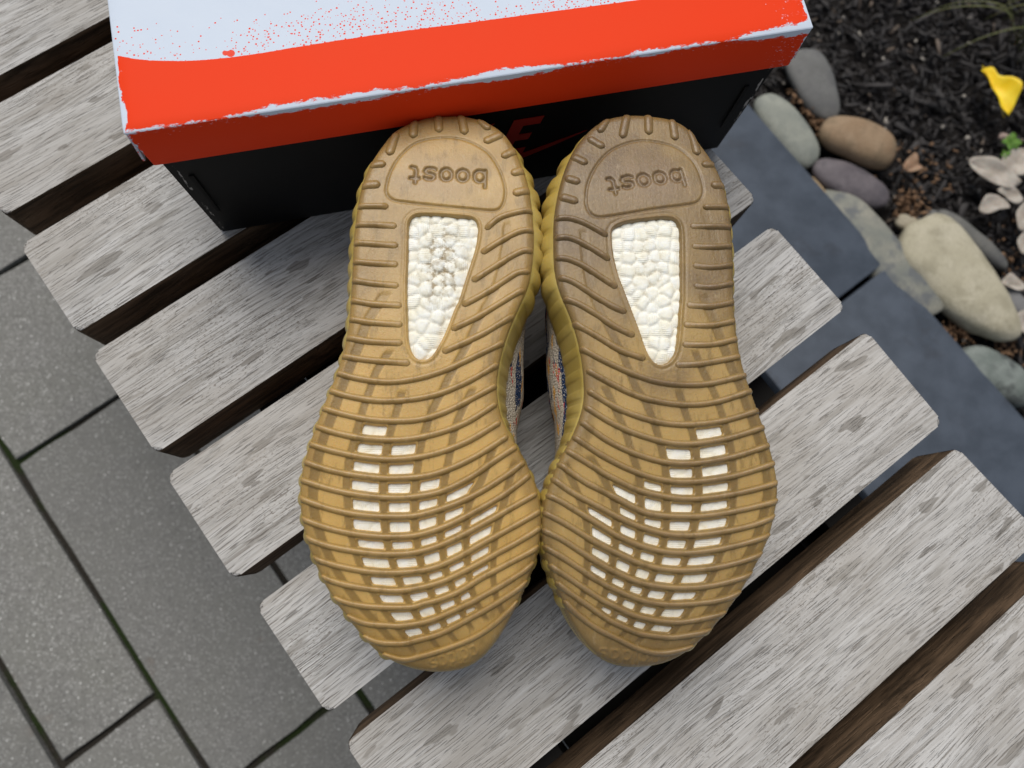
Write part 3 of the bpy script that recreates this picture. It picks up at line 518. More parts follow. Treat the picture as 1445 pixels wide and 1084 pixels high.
def tube(name, P, r, mat, parent=None, sides=6, taper=None, smoothn=5):
    P = catmull(np.array(P, float), smoothn); n = len(P); V = []; F = []
    for i, p in enumerate(P):
        t = Vector(P[min(i+1, n-1)]-P[max(i-1, 0)]).normalized()
        a = t.orthogonal().normalized(); b = t.cross(a)
        rr = r*(1 if taper is None else (1+(taper-1)*i/(n-1)))
        for k in range(sides):
            an = 2*math.pi*k/sides; V.append(Vector(p)+rr*(math.cos(an)*a+math.sin(an)*b))
    for i in range(n-1):
        for k in range(sides): F.append((i*sides+k, i*sides+(k+1) % sides, (i+1)*sides+(k+1) % sides, (i+1)*sides+k))
    F.append(tuple(range(sides))[::-1]); F.append(tuple((n-1)*sides+k for k in range(sides)))
    return from_np(name, [tuple(v) for v in V], F, mat, parent)
LP = D['polys']
YEL = leaf_mat('bright_yellow_leaf', (.84, .58, .01), (.90, .68, .04), .5)
leaf(LP['yellow'], GZ+.010, YEL, 'bright yellow curled leaf lying alone on the black mulch', .95)
DRY = leaf_mat('dry_greyish_leaf', (.32, .28, .235), (.46, .42, .365)); DRY2 = leaf_mat('dry_brown_leaf', (.25, .15, .09), (.34, .22, .14))
LL = {'leaf1': ('largest dry greyish beige leaf below the green sprig', DRY), 'leaf2': ('pale dry leaf with ragged edge, left of the cream pebbles', DRY), 'leaf3': ('broad dry leaf at the right edge above the others', DRY),
 'leaf4': ('narrow pinkish grey leaf between two larger dry leaves', DRY), 'leaf5': ('pale curled leaf at the right edge, second from the top', DRY), 'leaf6': ('small pale leaf at the right edge beside the thin grey stone', DRY),
 'leaf7': ('small reddish brown leaf right of the purple stone', DRY2), 'leaf8': ('pale leaf scrap wedged right of the cream boulder', DRY), 'leaf9': ('whitish dry leaf above the teal grey stone', DRY)}
for k, (lab, mt) in LL.items():
    leaf(LP[k], GZ+.004+random.uniform(0, .008), mt, lab, random.uniform(.15, .4), group='dry leaves on the mulch', tilt=(random.uniform(-.12, .12), random.uniform(-.12, .12)))
GRN = leaf_mat('fresh_green', (.07, .16, .02), (.12, .24, .035)); GRS = leaf_mat('dull_grass', (.085, .095, .03), (.13, .14, .05))
def sprig(x, y, n, s, label):
    root = empty('weed_sprig', (x, y, GZ-.006)); tag(root, label, 'weed', 'green sprigs among the dry leaves')
    for i in range(n):
        a = 6.283*i/n+random.uniform(-.3, .3); L = s*random.uniform(.6, 1); w = L*.32
        dx, dy = math.cos(a), math.sin(a); V = []; F = []
        for k in range(7):
            t = k/6; ww = w*math.sin(math.pi*min(t*.96+.04, 1))**.8; z = .012+.5*L*t-.35*L*t*t
            for sgn in (-1, 0, 1): V.append((dx*L*t-dy*ww*sgn, dy*L*t+dx*ww*sgn, z+(.0012 if sgn else 0)))
        for k in range(6):
            for q in (0, 1): F.append((k*3+q, k*3+q+1, k*3+q+4, k*3+q+3))
        from_np('leaf', V, F, GRN, root).modifiers.new('thickness', 'SOLIDIFY').thickness = .0003
    tube('stem', [(0, 0, 0), (.001, 0, .006), (0, 0, .013)], .0007, GRN, root)
sprig(*px['sprig'][0], 6, .016, 'bright green sprig at the right edge between dry leaves')
sprig(*px['sprig'][1], 4, .011, 'smaller green sprig just left below the brighter one')
tuft = empty('grass_tuft', (px['grass'][4][0], px['grass'][4][1], GZ-.01)); tag(tuft, 'sparse tuft of thin drooping grass blades in the top right corner', 'grass')
for i in range(16):
    tx, ty = px['grass'][0] if i % 3 else px['grass'][2]
    dx, dy = tx-tuft.location.x+random.gauss(0, .05), ty-tuft.location.y+random.gauss(0, .05); L = random.uniform(.5, 1.15); dx *= L; dy *= L
    b0 = np.array([random.gauss(0, .012), random.gauss(0, .012), 0])
    P = catmull(np.array([b0, b0+[dx*.35, dy*.35, .06], b0+[dx*.75, dy*.75, .055], b0+[dx, dy, .02]]), 6)
    n = np.array([-dy, dx, 0]); n /= np.linalg.norm(n); V = []; F = []
    for k, p in enumerate(P):
        w = .0011*(1-(k/len(P))**2)+.0001
        V += [p-n*w, p+[0, 0, -.0005], p+n*w]
    for k in range(len(P)-1):
        for q in (0, 1): F.append((k*3+q, k*3+q+1, k*3+q+4, k*3+q+3))
    from_np('grass_blade', V, F, GRS, tuft).modifiers.new('thickness', 'SOLIDIFY').thickness = .0002

# ------------------------------------------------------------ slatted bench
SLT = .040
bc = ab(0, .08)
bench = empty('slatted_bench', (bc[0], bc[1], GZ)); tag(bench, 'weathered grey slatted wooden bench carrying the shoes and the shoebox', 'bench')
for i, cs in enumerate(D['slats']):
    P = np.array(cs)/1000.; c = P.mean(0)
    a = math.atan2(*(P[1]-P[0])[::-1]); R2 = np.array([[math.cos(-a), -math.sin(-a)], [math.sin(-a), math.cos(-a)]])
    Q = (P-c)@R2.T                         # local: x along the slat
    # subdivide the long sides a little and let them wander, like hand-sanded old wood
    Q = Q[::-1] if (Q[1][0]-Q[0][0])*(Q[2][1]-Q[1][1])-(Q[1][1]-Q[0][1])*(Q[2][0]-Q[1][0]) < 0 else Q
    Q = round_corners(Q, .0048)
    bm = prism([tuple(q) for q in Q], -SLT, 0, .0022, 3)
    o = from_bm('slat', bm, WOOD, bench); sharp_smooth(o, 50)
    o.location = (c[0]-bc[0], c[1]-bc[1], -GZ); o.rotation_euler.z = a
DKW = plain_mat('shade_toned_frame', (.012, .011, .010), .7, .2, .3, 60)  # near-black: the shade beneath the slats is put into the frame colour
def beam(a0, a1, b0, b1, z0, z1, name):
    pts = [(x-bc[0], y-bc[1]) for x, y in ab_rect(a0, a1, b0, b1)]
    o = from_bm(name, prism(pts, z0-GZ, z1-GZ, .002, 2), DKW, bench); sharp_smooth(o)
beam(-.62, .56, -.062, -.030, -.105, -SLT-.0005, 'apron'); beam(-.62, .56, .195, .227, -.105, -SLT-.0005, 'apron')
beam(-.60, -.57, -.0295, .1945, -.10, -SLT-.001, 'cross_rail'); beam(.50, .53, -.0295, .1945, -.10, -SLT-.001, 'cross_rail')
beam(-.565, .495, -.0290, .1940, -.100, -.095, 'added_shade_board')  # board added to hide the lit ground and keep the slat gaps black
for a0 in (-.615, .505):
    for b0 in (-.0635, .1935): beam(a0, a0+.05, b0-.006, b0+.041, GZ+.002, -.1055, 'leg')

# ------------------------------------------------------------ shoebox
bx = D['box']; TL = np.array(bx['tl'])/1000; E = np.array(bx['e']); N = np.array([E[1], -E[0]]); BL = bx['L']/1000; BH = bx['H']/1000; BD = .232
box_rz = math.atan2(E[1], E[0])
# box local frame: x along the front edge (0..BL), y backwards (0 = front face of the lid)
box = empty('shoebox', (TL[0], TL[1], 0), box_rz); tag(box, 'closed shoebox with white and orange scuffed lid and black body standing behind the shoes', 'shoebox')
def lid_mat():
    m = Mat('orange_and_white_lid_print', .6, .1)
    s = m.sep(m.coord()); x, y, z = s[0], s[1], s[2]
    fc = m.n('ShaderNodeFloatCurve'); m.put(fc.inputs['Value'], m.math('DIVIDE', x, BL))
    cv = fc.mapping.curves[0]; pts = [(0, .42)]+[(a/BL/1000, b/100) for a, b in D['lidcurve']]+[(1, .31)]
    while len(cv.points) < len(pts): cv.points.new(.5, .5)
    for p, q in zip(cv.points, pts): p.location = q
    fc.mapping.update()
    thr = m.math('MULTIPLY', fc.outputs[0], .1)
    wob = m.math('MULTIPLY', m.math('SUBTRACT', m.noise(500, 2), .5), .0006)
    dy = m.math('SUBTRACT', m.math('ADD', y, wob), thr)           # >0 : white field behind the band
    band = m.math('LESS_THAN', dy, 0)
    # paint spatter beyond the band
    vd = m.voro(660); vc = m.sep(m.voro(660, out='Color'))
    dens = m.math('MULTIPLY', m.ss(dy, .026, .002), m.ss(m.noise(30, 2), .35, .52, .25, 1))
    dens = m.math('MULTIPLY', dens, m.ss(x, .035, .085, .22, 1))
    dens = m.math('MULTIPLY', dens, 2.0)
    dot = m.math('MULTIPLY', m.math('LESS_THAN', vd, m.math('ADD', m.math('MULTIPLY', vc[1], .20), .15)), m.math('LESS_THAN', vc[0], dens))
    v2 = m.voro(170); vc2 = m.sep(m.voro(170, out='Color'))
    big = m.math('MULTIPLY', m.math('LESS_THAN', v2, .34), m.math('LESS_THAN', vc2[0], m.math('MULTIPLY', m.math('MULTIPLY', m.ss(dy, .011, .001), m.ss(x, .034, .040)), m.ss(x, .060, .052))))
    red = m.math('MAXIMUM', band, m.math('MAXIMUM', dot, m.math('MULTIPLY', big, .95)))
    # worn edges: board showing through near the front edge, the corners and the side edges
    nf = m.noise(1, 6, .8, vec=m.mapping((170, 420, 420)))
    nl = m.noise(1, 3, .6, vec=m.mapping((14, 6, 6), loc=(.7, 0, 0)))
    edge = m.math('ABSOLUTE', y)
    dz = m.math('SUBTRACT', BH, z)
    ed = m.math('ADD', edge, m.math('MULTIPLY', dz, .9))
    wid = m.math('ADD', m.math('MULTIPLY', m.ss(nl, .38, .72), .0036), m.math('MULTIPLY', m.math('SUBTRACT', nf, .48), .0095))
    wid = m.math('ADD', wid, .0004)
    wid = m.math('ADD', wid, m.ss(x, BL-.05, BL-.004, 0, .0035))
    worn = m.ss(m.math('SUBTRACT', wid, ed), -.0002, .0004)
    xe = m.math('MINIMUM', m.math('ABSOLUTE', x), m.math('ABSOLUTE', m.math('SUBTRACT', BL, x)))
    ns = m.noise(1, 5, .7, vec=m.mapping((330, 110, 330), loc=(5, 0, 0)))
    worn2 = m.ss(m.math('SUBTRACT', m.math('ADD', m.math('MULTIPLY', m.math('SUBTRACT', ns, .42), .011), .0008), xe), -.0002, .0003)
    # fine rubbed flecks near the right corner and along the front flap
    fl = m.noise(1, 4, .8, vec=m.mapping((420, 500, 900)))
    near = m.math('MULTIPLY', m.ss(x, BL-.045, BL-.008), m.ss(y, .05, .01))
    fleck = m.ss(m.math('ADD', fl, m.math('MULTIPLY', near, .19)), .80, .84)
    fflap = m.math('MULTIPLY', m.ss(dz, .012, .001), m.math('LESS_THAN', y, .001))
    fleck2 = m.math('MULTIPLY', m.ss(m.math('ADD', fl, m.math('MULTIPLY', fflap, .16)), .75, .82), m.math('GREATER_THAN', dz, .0012))
    w = m.math('MAXIMUM', m.math('MAXIMUM', worn, worn2), m.math('MAXIMUM', fleck, m.math('MULTIPLY', fleck2, .5)))
    red = m.math('MULTIPLY', red, m.math('SUBTRACT', 1, w))
    org = m.mix(m.noise(35, 3), (.82, .045, .006), (.79, .05, .008))
    wht = m.mix(m.noise(60, 4), (.58, .655, .76), (.62, .69, .785))
    m.col(m.mix(red, wht, org))
    m.put(m.b.inputs['Roughness'], m.math('ADD', .55, m.math('MULTIPLY', w, .3)))
    h = m.math('ADD', m.math('MULTIPLY', w, -.6), m.math('MULTIPLY', m.noise(1, 3, vec=m.mapping((30, 900, 900))), .1))
    m.bump(h, .25, .0006)
    return m.m
def black_mat():
    m = Mat('black_box_print', .6, .18)
    s = m.sep(m.coord()); x, y, z = s[0], s[1], s[2]
    xe = m.math('MINIMUM', m.math('ABSOLUTE', m.math('SUBTRACT', x, .0085)), m.math('ABSOLUTE', m.math('SUBTRACT', x, BL-.0085)))
    nz = m.noise(1, 5, .75, vec=m.mapping((300, 300, 90)))
    worn = m.ss(m.math('SUBTRACT', m.math('MULTIPLY', m.math('SUBTRACT', nz, .52), .012), xe), -.0003, .0004)
    worn = m.math('MAXIMUM', worn, m.ss(m.math('SUBTRACT', m.math('MULTIPLY', m.math('SUBTRACT', nz, .45), .006), z), -.0002, .0003))
    m.col(m.mix(worn, (.004, .004, .0042), (.35, .33, .31)))
    m.bump(m.noise(900, 3), .1, .0003)
    return m.m
LID = lid_mat(); BLK = black_mat(); CARD = plain_mat('bare_cardboard', (.30, .20, .12), .85, .2)
def bxprism(pts3a, pts3b): 
    bm = bmesh.new(); a = [bm.verts.new(p) for p in pts3a]; b = [bm.verts.new(p) for p in pts3b]; n = len(a)
    bm.faces.new(a[::-1]); bm.faces.new(b)
    for i in range(n): bm.faces.new((a[i], a[(i+1) % n], b[(i+1) % n], b[i]))
    bmesh.ops.recalc_face_normals(bm, faces=bm.faces[:]); return bm
T = .0016; SK = .026
lid = empty('lid'); lid.parent = box
def panel(name, bm, mat, parent, bev=.0007, sub=0):
    bmesh.ops.bevel(bm, geom=bm.edges[:], offset=bev, segments=2, profile=.5, affect='EDGES')
    o = from_bm(name, bm, mat, parent); sharp_smooth(o, 35); return o
# top panel sagging very slightly: a fine grid
def top_panel():
    nx, ny = 60, 40; V = []; F = []
    for j in range(ny+1):
        for i in range(nx+1):
            x = BL*i/nx; y = BD*j/ny; u, v = i/nx, j/ny
            z = BH-.0016*(16*u*(1-u)*v*(1-v))**.5*.9-.0006*math.sin(x*31)*math.sin(v*3.14)
            e = min(x, BL-x, y, BD-y)
            if e < 1e-6: z -= .0005
            V.append((x, y, z))
    for j in range(ny):
        for i in range(nx): a = j*(nx+1)+i; F.append((a, a+1, a+nx+2, a+nx+1))
    o = from_np('top_panel', V, F, LID, lid)
    md = o.modifiers.new('board', 'SOLIDIFY'); md.thickness = T; md.offset = -1
    bv = o.modifiers.new('edge', 'BEVEL'); bv.width = .0006; bv.segments = 2; bv.limit_method = 'ANGLE'
top_panel()
zt = BH-.0006
panel('front_flap', bxprism([(.0005, -.0002, zt), (BL-.0005, -.0002, zt), (BL-.0005, T, zt), (.0005, T, zt)], [(.0030, -.0028, BH-SK), (BL-.0025, -.0028, BH-SK-.0005), (BL-.0025, T-.0028, BH-SK), (.003, T-.0028, BH-SK)]), LID, lid)
panel('back_flap', bxprism([(.0005, BD-T, zt), (BL-.0005, BD-T, zt), (BL-.0005, BD, zt), (.0005, BD, zt)], [(.002, BD-T+.002, BH-SK), (BL-.002, BD-T+.002, BH-SK), (BL-.002, BD+.002, BH-SK), (.002, BD+.002, BH-SK)]), LID, lid)
panel('side_flap', bxprism([(-.0002, .0021, zt), (T, .0021, zt), (T, BD-.0022, zt), (-.0002, BD-.0022, zt)], [(-.0022, .0005, BH-SK), (-.0022+T, .0005, BH-SK), (-.0022+T, BD-.003, BH-SK), (-.0022, BD-.003, BH-SK)]), LID, lid)
panel('side_flap', bxprism([(BL-T, .0021, zt), (BL, .0021, zt), (BL, BD-.0022, zt), (BL-T, BD-.0022, zt)], [(BL-T+.002, .0005, BH-SK), (BL+.002, .0005, BH-SK), (BL+.002, BD-.003, BH-SK), (BL-T+.002, BD-.003, BH-SK)]), LID, lid)
# body: four walls and a bottom, leaning in a little towards the table
x0t, x1t, x0b, x1b = .0045, BL-.0045, .0065, BL-.0085; yf = .0022; zb = .0006; zt2 = BH-.004
panel('front_wall', bxprism([(x0b, yf+.0012, zb), (x1b, yf+.0012, zb), (x1b, yf+.003, zb), (x0b, yf+.003, zb)], [(x0t, yf, zt2), (x1t, yf, zt2), (x1t, yf+.002, zt2), (x0t, yf+.002, zt2)]), BLK, box, .0005)
panel('side_wall', bxprism([(x0b-.0012, yf+.002, zb), (x0b+.0005, yf+.003, zb), (x0b+.0005, BD-.004, zb), (x0b-.0012, BD-.004, zb)], [(x0t-.0014, yf+.0014, zt2-.001), (x0t+.0004, yf+.0024, zt2-.001), (x0t+.0004, BD-.004, zt2-.001), (x0t-.0014, BD-.004, zt2-.001)]), BLK, box, .0005)
panel('side_wall', bxprism([(x1b-.0005, yf+.003, zb), (x1b+.0014, yf+.0025, zb), (x1b+.0014, BD-.004, zb), (x1b-.0005, BD-.004, zb)], [(x1t-.0004, yf+.0024, zt2-.001), (x1t+.0014, yf+.0014, zt2-.001), (x1t+.0014, BD-.004, zt2-.001), (x1t-.0004, BD-.004, zt2-.001)]), BLK, box, .0005)
panel('back_wall', bxprism([(x0b, BD-.005, zb), (x1b, BD-.005, zb), (x1b, BD-.003, zb), (x0b, BD-.003, zb)], [(x0t, BD-.005, zt2), (x1t, BD-.005, zt2), (x1t, BD-.003, zt2), (x0t, BD-.003, zt2)]), BLK, box, .0005)
panel('bottom_panel', bxprism([(x0b+.001, yf+.0035, zb), (x1b-.001, yf+.0035, zb), (x1b-.001, BD-.006, zb), (x0b+.001, BD-.006, zb)], [(x0b+.001, yf+.0035, .003), (x1b-.001, yf+.0035, .003), (x1b-.001, BD-.006, .003), (x0b+.001, BD-.006, .003)]), BLK, box, .0003)
# raised lock tabs with a scuffed bare edge near both front corners
for sx, xa, xb in ((1, .012, .0128), (-1, BL-.0150, BL-.0142)):
    panel('lock_tab', bxprism([(xa, yf+.0001, .030), (xa+.0028*sx, yf+.0001, .030), (xa+.0028*sx, yf+.0001, .072), (xa, yf+.0001, .072)] if sx > 0 else [(xa-.0028, yf+.0001, .030), (xa, yf+.0001, .030), (xa, yf+.0001, .072), (xa-.0028, yf+.0001, .072)],
        [(xa, yf-.0006, .030), (xa+.0028*sx, yf-.0006, .030), (xa+.0028*sx, yf-.0006, .072), (xa, yf-.0006, .072)] if sx > 0 else [(xa-.0028, yf-.0006, .030), (xa, yf-.0006, .030), (xa, yf-.0006, .072), (xa-.0028, yf-.0006, .072)]), BLK, box, .0002)
RED = plain_mat('red_box_print', (.34, .012, .006), .4, .4, .05)
def facemark(name, polys, th=.0003):
    bm = bmesh.new()
    for P in polys:
        def pt(x, z, d): return (x/1000, yf+.0012*(1-z/115)-.0005-d, z/1000)
        a = [bm.verts.new(pt(x, z, 0)) for x, z in P]; b = [bm.verts.new(pt(x, z, th)) for x, z in P]; n = len(P)
        bm.faces.new(a); bm.faces.new(b[::-1])
        for i in range(n): bm.faces.new((a[i], b[i], b[(i+1) % n], a[(i+1) % n]))
    bmesh.ops.recalc_face_normals(bm, faces=bm.faces[:])
    return from_bm(name, bm, RED, box, smooth=False)
sh = lambda P, dx: [(x+dx+(z-38)*.26, z) for x, z in P]
Z0, Z1 = 38, 75
facemark('letter_n', [sh([(0, Z0), (7, Z0), (7, 58), (15, Z0), (22, Z0), (22, Z1), (15, Z1), (15, 55), (7, Z1), (0, Z1)], 112)])
facemark('letter_i', [sh([(0, Z0), (7, Z0), (7, Z1), (0, Z1)], 138)])
facemark('letter_k', [sh([(0, Z0), (7, Z0), (7, 52), (14, Z0), (22.5, Z0), (12.5, 57), (20.5, Z1), (12.5, Z1), (7, 61), (7, Z1), (0, Z1)], 149)])
facemark('letter_e', [sh([(0, Z0), (17, Z0), (17, 44.5), (7.5, 44.5), (7.5, 53.5), (15.5, 53.5), (15.5, 59.5), (7.5, 59.5), (7.5, 68.3), (17.3, 68.3), (17.3, Z1), (0, Z1)], 180.5)])
sw_top = catmull(np.array([(236, 52.5), (215, 44.5), (190, 35), (160, 25), (135, 19.5), (121, 22), (116, 31)]), 6)
sw_bot = catmull(np.array([(116, 31), (104, 20), (108, 9), (125, 5), (155, 14), (190, 29), (215, 41), (236, 52.5)]), 6)
facemark('swoosh_mark', [[tuple(p) for p in np.vstack([sw_top[:-1], sw_bot[:-1]])[::-1]]], .00045)

# ------------------------------------------------------------ the shoes, soles up
ZG = np.linspace(-.1, .3, 81); ZSV = np.array(D['ZS'])/1000
def Z(y): return np.interp(y, ZG, ZSV)
STROKES = {  # unit x-height strokes, x to the right, y up
 'b': [[(0, 1.45), (0, 0)], 'o0'], 'o': ['o0'], 
 's': [[(.95, .86), (.75, .98), (.3, .98), (.08, .82), (.12, .6), (.4, .5), (.75, .46), (.95, .3), (.85, .08), (.55, 0), (.2, 0), (0, .12)]],
 't': [[(.3, 1.35), (.3, .25), (.42, .03), (.75, 0)], [(0, .97), (.75, .97)]], 'a': ['o0', [(1, 1), (1, 0)]], 'd': ['o0', [(1, 1.45), (1, 0)]], 'i': [[(0, 1), (0, 0)], [(0, 1.35), (0, 1.4)]]}
def text_strokes(word, p_first, p_last, xh):
    """strokes of a word running from p_first to p_last (letter centres), x-height in metres"""
    adv = {'b': 1.55, 'o': 1.5, 's': 1.45, 't': 1.1, 'a': 1.5, 'd': 1.5, 'i': .55}
    xs = []; x = 0
    for ch in word: xs.append(x); x += adv[ch]
    tot = xs[-1]; p0, p1 = np.array(p_first), np.array(p_last); d = p1-p0; L = np.linalg.norm(d); d /= L; up = np.array([-d[1], d[0]]); k = L/tot
    out = []
    for ch, x in zip(word, xs):
        for st in STROKES[ch]:
            if st == 'o0': P = [(.5+.5*math.cos(t), .5+.5*math.sin(t)) for t in np.linspace(0, 6.2832, 17)]
            else: P = st
            wch = 1.0 if ch not in 'ti' else 1.0
            out.append(np.array([p0+d*((x+px_*wch-.5)*k)+up*((py_-.5)*xh) for px_, py_ in P]))
    return out
def make_shoe(key, label, gum, medial, stain):
    T_ = {k: v for k, v in D[key].items()}
    m = lambda v: np.array(v)/1000.
    OUT = smooth_closed(resample(catmull(m(T_['outline']), 6, True), 420, True), 10)
    if (np.roll(OUT, -1, 0)[:, 0]*OUT[:, 1]-np.roll(OUT, -1, 0)[:, 1]*OUT[:, 0]).sum() > 0: OUT = OUT[::-1]
    cen = OUT.mean(0)
    root = empty('sneaker', (cen[0], cen[1], 0)); tag(root, label, 'sneaker', 'pair of upturned sneakers')
    org = np.array([cen[0], cen[1], 0])
    ribs = [catmull(m(r), 8) for r in T_['ribs']]; stubs = [catmull(m(r), 8) for r in T_['stubs']]; lugs = [catmull(m(r), 6) for r in T_['lugs']]
    bands = [catmull(m(r), 6) for r in T_['bands']]
    TRI = smooth_closed(resample(catmull(m(T_['tri']), 5, True), 160, True), 3)
    PAD = smooth_closed(resample(catmull(m(T_['pad']), 5, True), 160, True), 3)
    flip = 1 if key == 'L' else -1                        # columns run outward-in from the lateral side
    step = .00058
    gx = np.arange(OUT[:, 0].min()-.002, OUT[:, 0].max()+.002, step); gy = np.arange(OUT[:, 1].min()-.002, OUT[:, 1].max()+.002, step)
    X, Y = np.meshgrid(gx, gy); sh_ = X.shape
    d = sdist(X, Y, OUT)
    Rr = .0042
    def fillet(dd): 
        q = np.clip(Rr-dd, 0, None); q2 = np.minimum(q, Rr)
        return (Rr-np.sqrt(np.maximum(Rr*Rr-q2*q2, 0)))*.62+np.clip(-dd, 0, None)*4
    base = Z(Y)-fillet(d)
    ycurve = []
    for r in ribs:
        r = r[np.argsort(r[:, 0])]; yy = np.interp(gx, r[:, 0], r[:, 1]); 
        sl0 = (r[4, 1]-r[0, 1])/(r[4, 0]-r[0, 0]); sl1 = (r[-1, 1]-r[-5, 1])/(r[-1, 0]-r[-5, 0])
        yy = np.where(gx < r[0, 0], r[0, 1]+(gx-r[0, 0])*sl0, yy); yy = np.where(gx > r[-1, 0], r[-1, 1]+(gx-r[-1, 0])*sl1, yy)
        ycurve.append((yy, 1/np.sqrt(1+np.gradient(yy, gx)**2)))
    xcurve = []
    for b in bands[:7]:
        b = b[np.argsort(b[:, 1])]; xx = np.interp(gy, b[:, 1], b[:, 0]); lo, hi = b[0, 1], b[-1, 1]
        xcurve.append((xx, 1/np.sqrt(1+np.gradient(xx, gy)**2), lo, hi))
    # windows: cells between rib k,k+1 and band j,j+1
    RW = .00200; BW = .0020
    wins = {2: [0], 3: [0, 1], 4: [0, 1], 5: [0, 1, 2], 6: [0, 1, 2, 3], 7: [0, 1, 2, 3], 8: [0, 1, 2, 3, 4], 9: [0, 1, 2, 3, 4], 10: [0, 1, 2, 3, 4], 11: [0, 1, 2, 3, 4], 12: [0, 1, 2, 3], 13: [0, 1, 2, 3]}
    SW = np.full(sh_, -1.)
    for k, cols in wins.items():
        y0, c0 = ycurve[k]; y1, c1 = ycurve[k+1]
        f0 = (y0[None]-Y)*c0[None]-RW-.0003; f1 = (Y-y1[None])*c1[None]-RW
        for j in cols:
            if k == 7 and j == 4: continue
            xa, ca, _, _ = xcurve[j+1]; xb, cb, _, _ = xcurve[j+2]
            shrink = .0001+.0004*rng.rand()
            bw = BW*np.interp(Y, [-.05, -.01, .02], [.62, .8, 1]); g0 = flip*(X-xa[:, None])*ca[:, None]-bw; g1 = flip*(xb[:, None]-X)*cb[:, None]-bw-(shrink if j < 4 else .0006)
            # rounded-corner intersection
            r_ = .0009; st = np.stack([f0, f1, g0, g1]); q = np.minimum(st-r_, 0)
            mx = np.maximum(-np.minimum(f0, f1)+r_, 0); mz = np.maximum(-np.minimum(g0, g1)+r_, 0)
            sdw = r_-np.hypot(mx, mz)-np.minimum(0, 0)
            sdw = np.where((mx == 0) & (mz == 0), np.minimum(np.minimum(f0, f1), np.minimum(g0, g1)), sdw)
            SW = np.maximum(SW, sdw)
    ST = sdist(X, Y, TRI)
    SWT = np.maximum(SW, ST)
    # band strips
    band = np.zeros(sh_)
    for i, (xx, cc, lo, hi) in enumerate(xcurve):
        dd = np.abs(X-xx[:, None])*cc[:, None]; wdt = BW*(1.0 if i else 1.25)*np.interp(Y, [-.05, -.01, .02], [.75, .85, 1])
        inb = sstep(wdt+.0001, wdt-.0005, dd)*sstep(lo-.002, lo+.001, Y)*sstep(hi+.001, hi-.002, Y)
        band = np.maximum(band, inb)
    dB = dist_poly(X, Y, bands[7]); band0 = sstep(.0025, .0018, dB)*.35
    heel_fade = sstep(.125, .085, Y)                      # the bands are one colour with the rubber near the heel
    wall = sstep(.0022, .0042, d)
    hgt = base-.00030*np.maximum(band*wall, band0*wall)
    dP = dist_poly(X, Y, PAD, True); groove = np.exp(-(dP/.00045)**2); hgt -= .0008*groove
    hgt += .00025*sstep(0, .001, sdist(X, Y, PAD))
    rimT = np.exp(-((-ST-.0022)/.0006)**2)*(ST < 0); hgt -= .00022*rimT
    hgt += .0002*np.exp(-((-ST-.0009)/.0006)**2)
    xh = .0064
    tx = T_['text']; boost = text_strokes('boost', tx[0] and m(tx[0]), m(tx[1]), xh)
    dT = np.min([dist_poly(X, Y, s) for s in boost], 0); tmask = sstep(.00118, .00065, dT); hgt -= .0011*tmask
    lg = T_['logo']; ad = text_strokes('adidas', m(lg[0]), m(lg[1]), .0046)
    dA = np.min([dist_poly(X, Y, s) for s in ad], 0); amask = sstep(.0007, .0003, dA); hgt += .0006*amask
    hgt -= np.where(SWT > -.0007, np.clip((SWT+.0007)/.0007, 0, 1)**2*.0006, 0)
    hgt -= np.clip(SWT, 0, None)*7; hgt = np.maximum(hgt, Z(Y)-.009)
    lines = np.zeros(sh_)
    # dirt and rubbing masks
    nz = lambda s, ox: np.array([[noise.noise(Vector((x*s+ox, y*s, ox))) for x in gx[::6]] for y in gy[::6]])
    def up(a): 
        yi = np.clip(np.arange(sh_[0])/6, 0, a.shape[0]-1.001); xi = np.clip(np.arange(sh_[1])/6, 0, a.shape[1]-1.001)
        y0 = yi.astype(int); x0 = xi.astype(int); fy = (yi-y0)[:, None]; fx = (xi-x0)[None]
        return (a[y0][:, x0]*(1-fy)*(1-fx)+a[y0+1][:, x0]*fy*(1-fx)+a[y0][:, x0+1]*(1-fy)*fx+a[y0+1][:, x0+1]*fy*fx)
    N1 = up(nz(45, 3.3+stain*9)); N2 = up(nz(130, 8.1))
    inpad = sstep(0, .004, sdist(X, Y, PAD)); padc = PAD.mean(0)
    rub = inpad*np.clip(.75-((X-padc[0])**2/.022**2+(Y-padc[1])**2/.016**2)*.45+N1*.5, 0, 1)*(.8 if key == 'L' else 1.)
    heel = sstep(.08, .16, Y)
    zone = heel*(.42+.42*stain)+sstep(.012, .0, d)*.18+(.12+.25*stain)*sstep(0, -.05, Y)
    waist = sstep(.012, .001, np.abs(ST)+.002)*.0
    vtip = np.exp(-((X-TRI[np.argmin(TRI[:, 1])][0])**2+(Y-TRI[:, 1].min()+.006)**2)/.014**2)
    dirt = np.clip(.36*stain+zone+.55*vtip*(ST < 0)+N1*.55+N2*.3+.35*groove+.5*tmask-.10, 0, 1)*.8
    dirt = np.clip(dirt+.22*np.exp(-(d/.004)**2)*0, 0, 1)
    med = sstep(0, .05, (X-cen[0])*medial+.01)*heel*stain*.35; dirt = np.clip(dirt+med, 0, 1)
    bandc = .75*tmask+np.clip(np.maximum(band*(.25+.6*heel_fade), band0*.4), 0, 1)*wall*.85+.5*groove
    keep = d > -.0013
    fm = keep[:-1, :-1] & keep[1:, :-1] & keep[:-1, 1:] & keep[1:, 1:]
    deep = SWT > .0010
    fm &= ~(deep[:-1, :-1] & deep[1:, :-1] & deep[:-1, 1:] & deep[1:, 1:])
    idx = np.arange(X.size).reshape(sh_); jj, ii = np.nonzero(fm)
    F = np.stack([idx[jj, ii], idx[jj, ii+1], idx[jj+1, ii+1], idx[jj+1, ii]], 1)
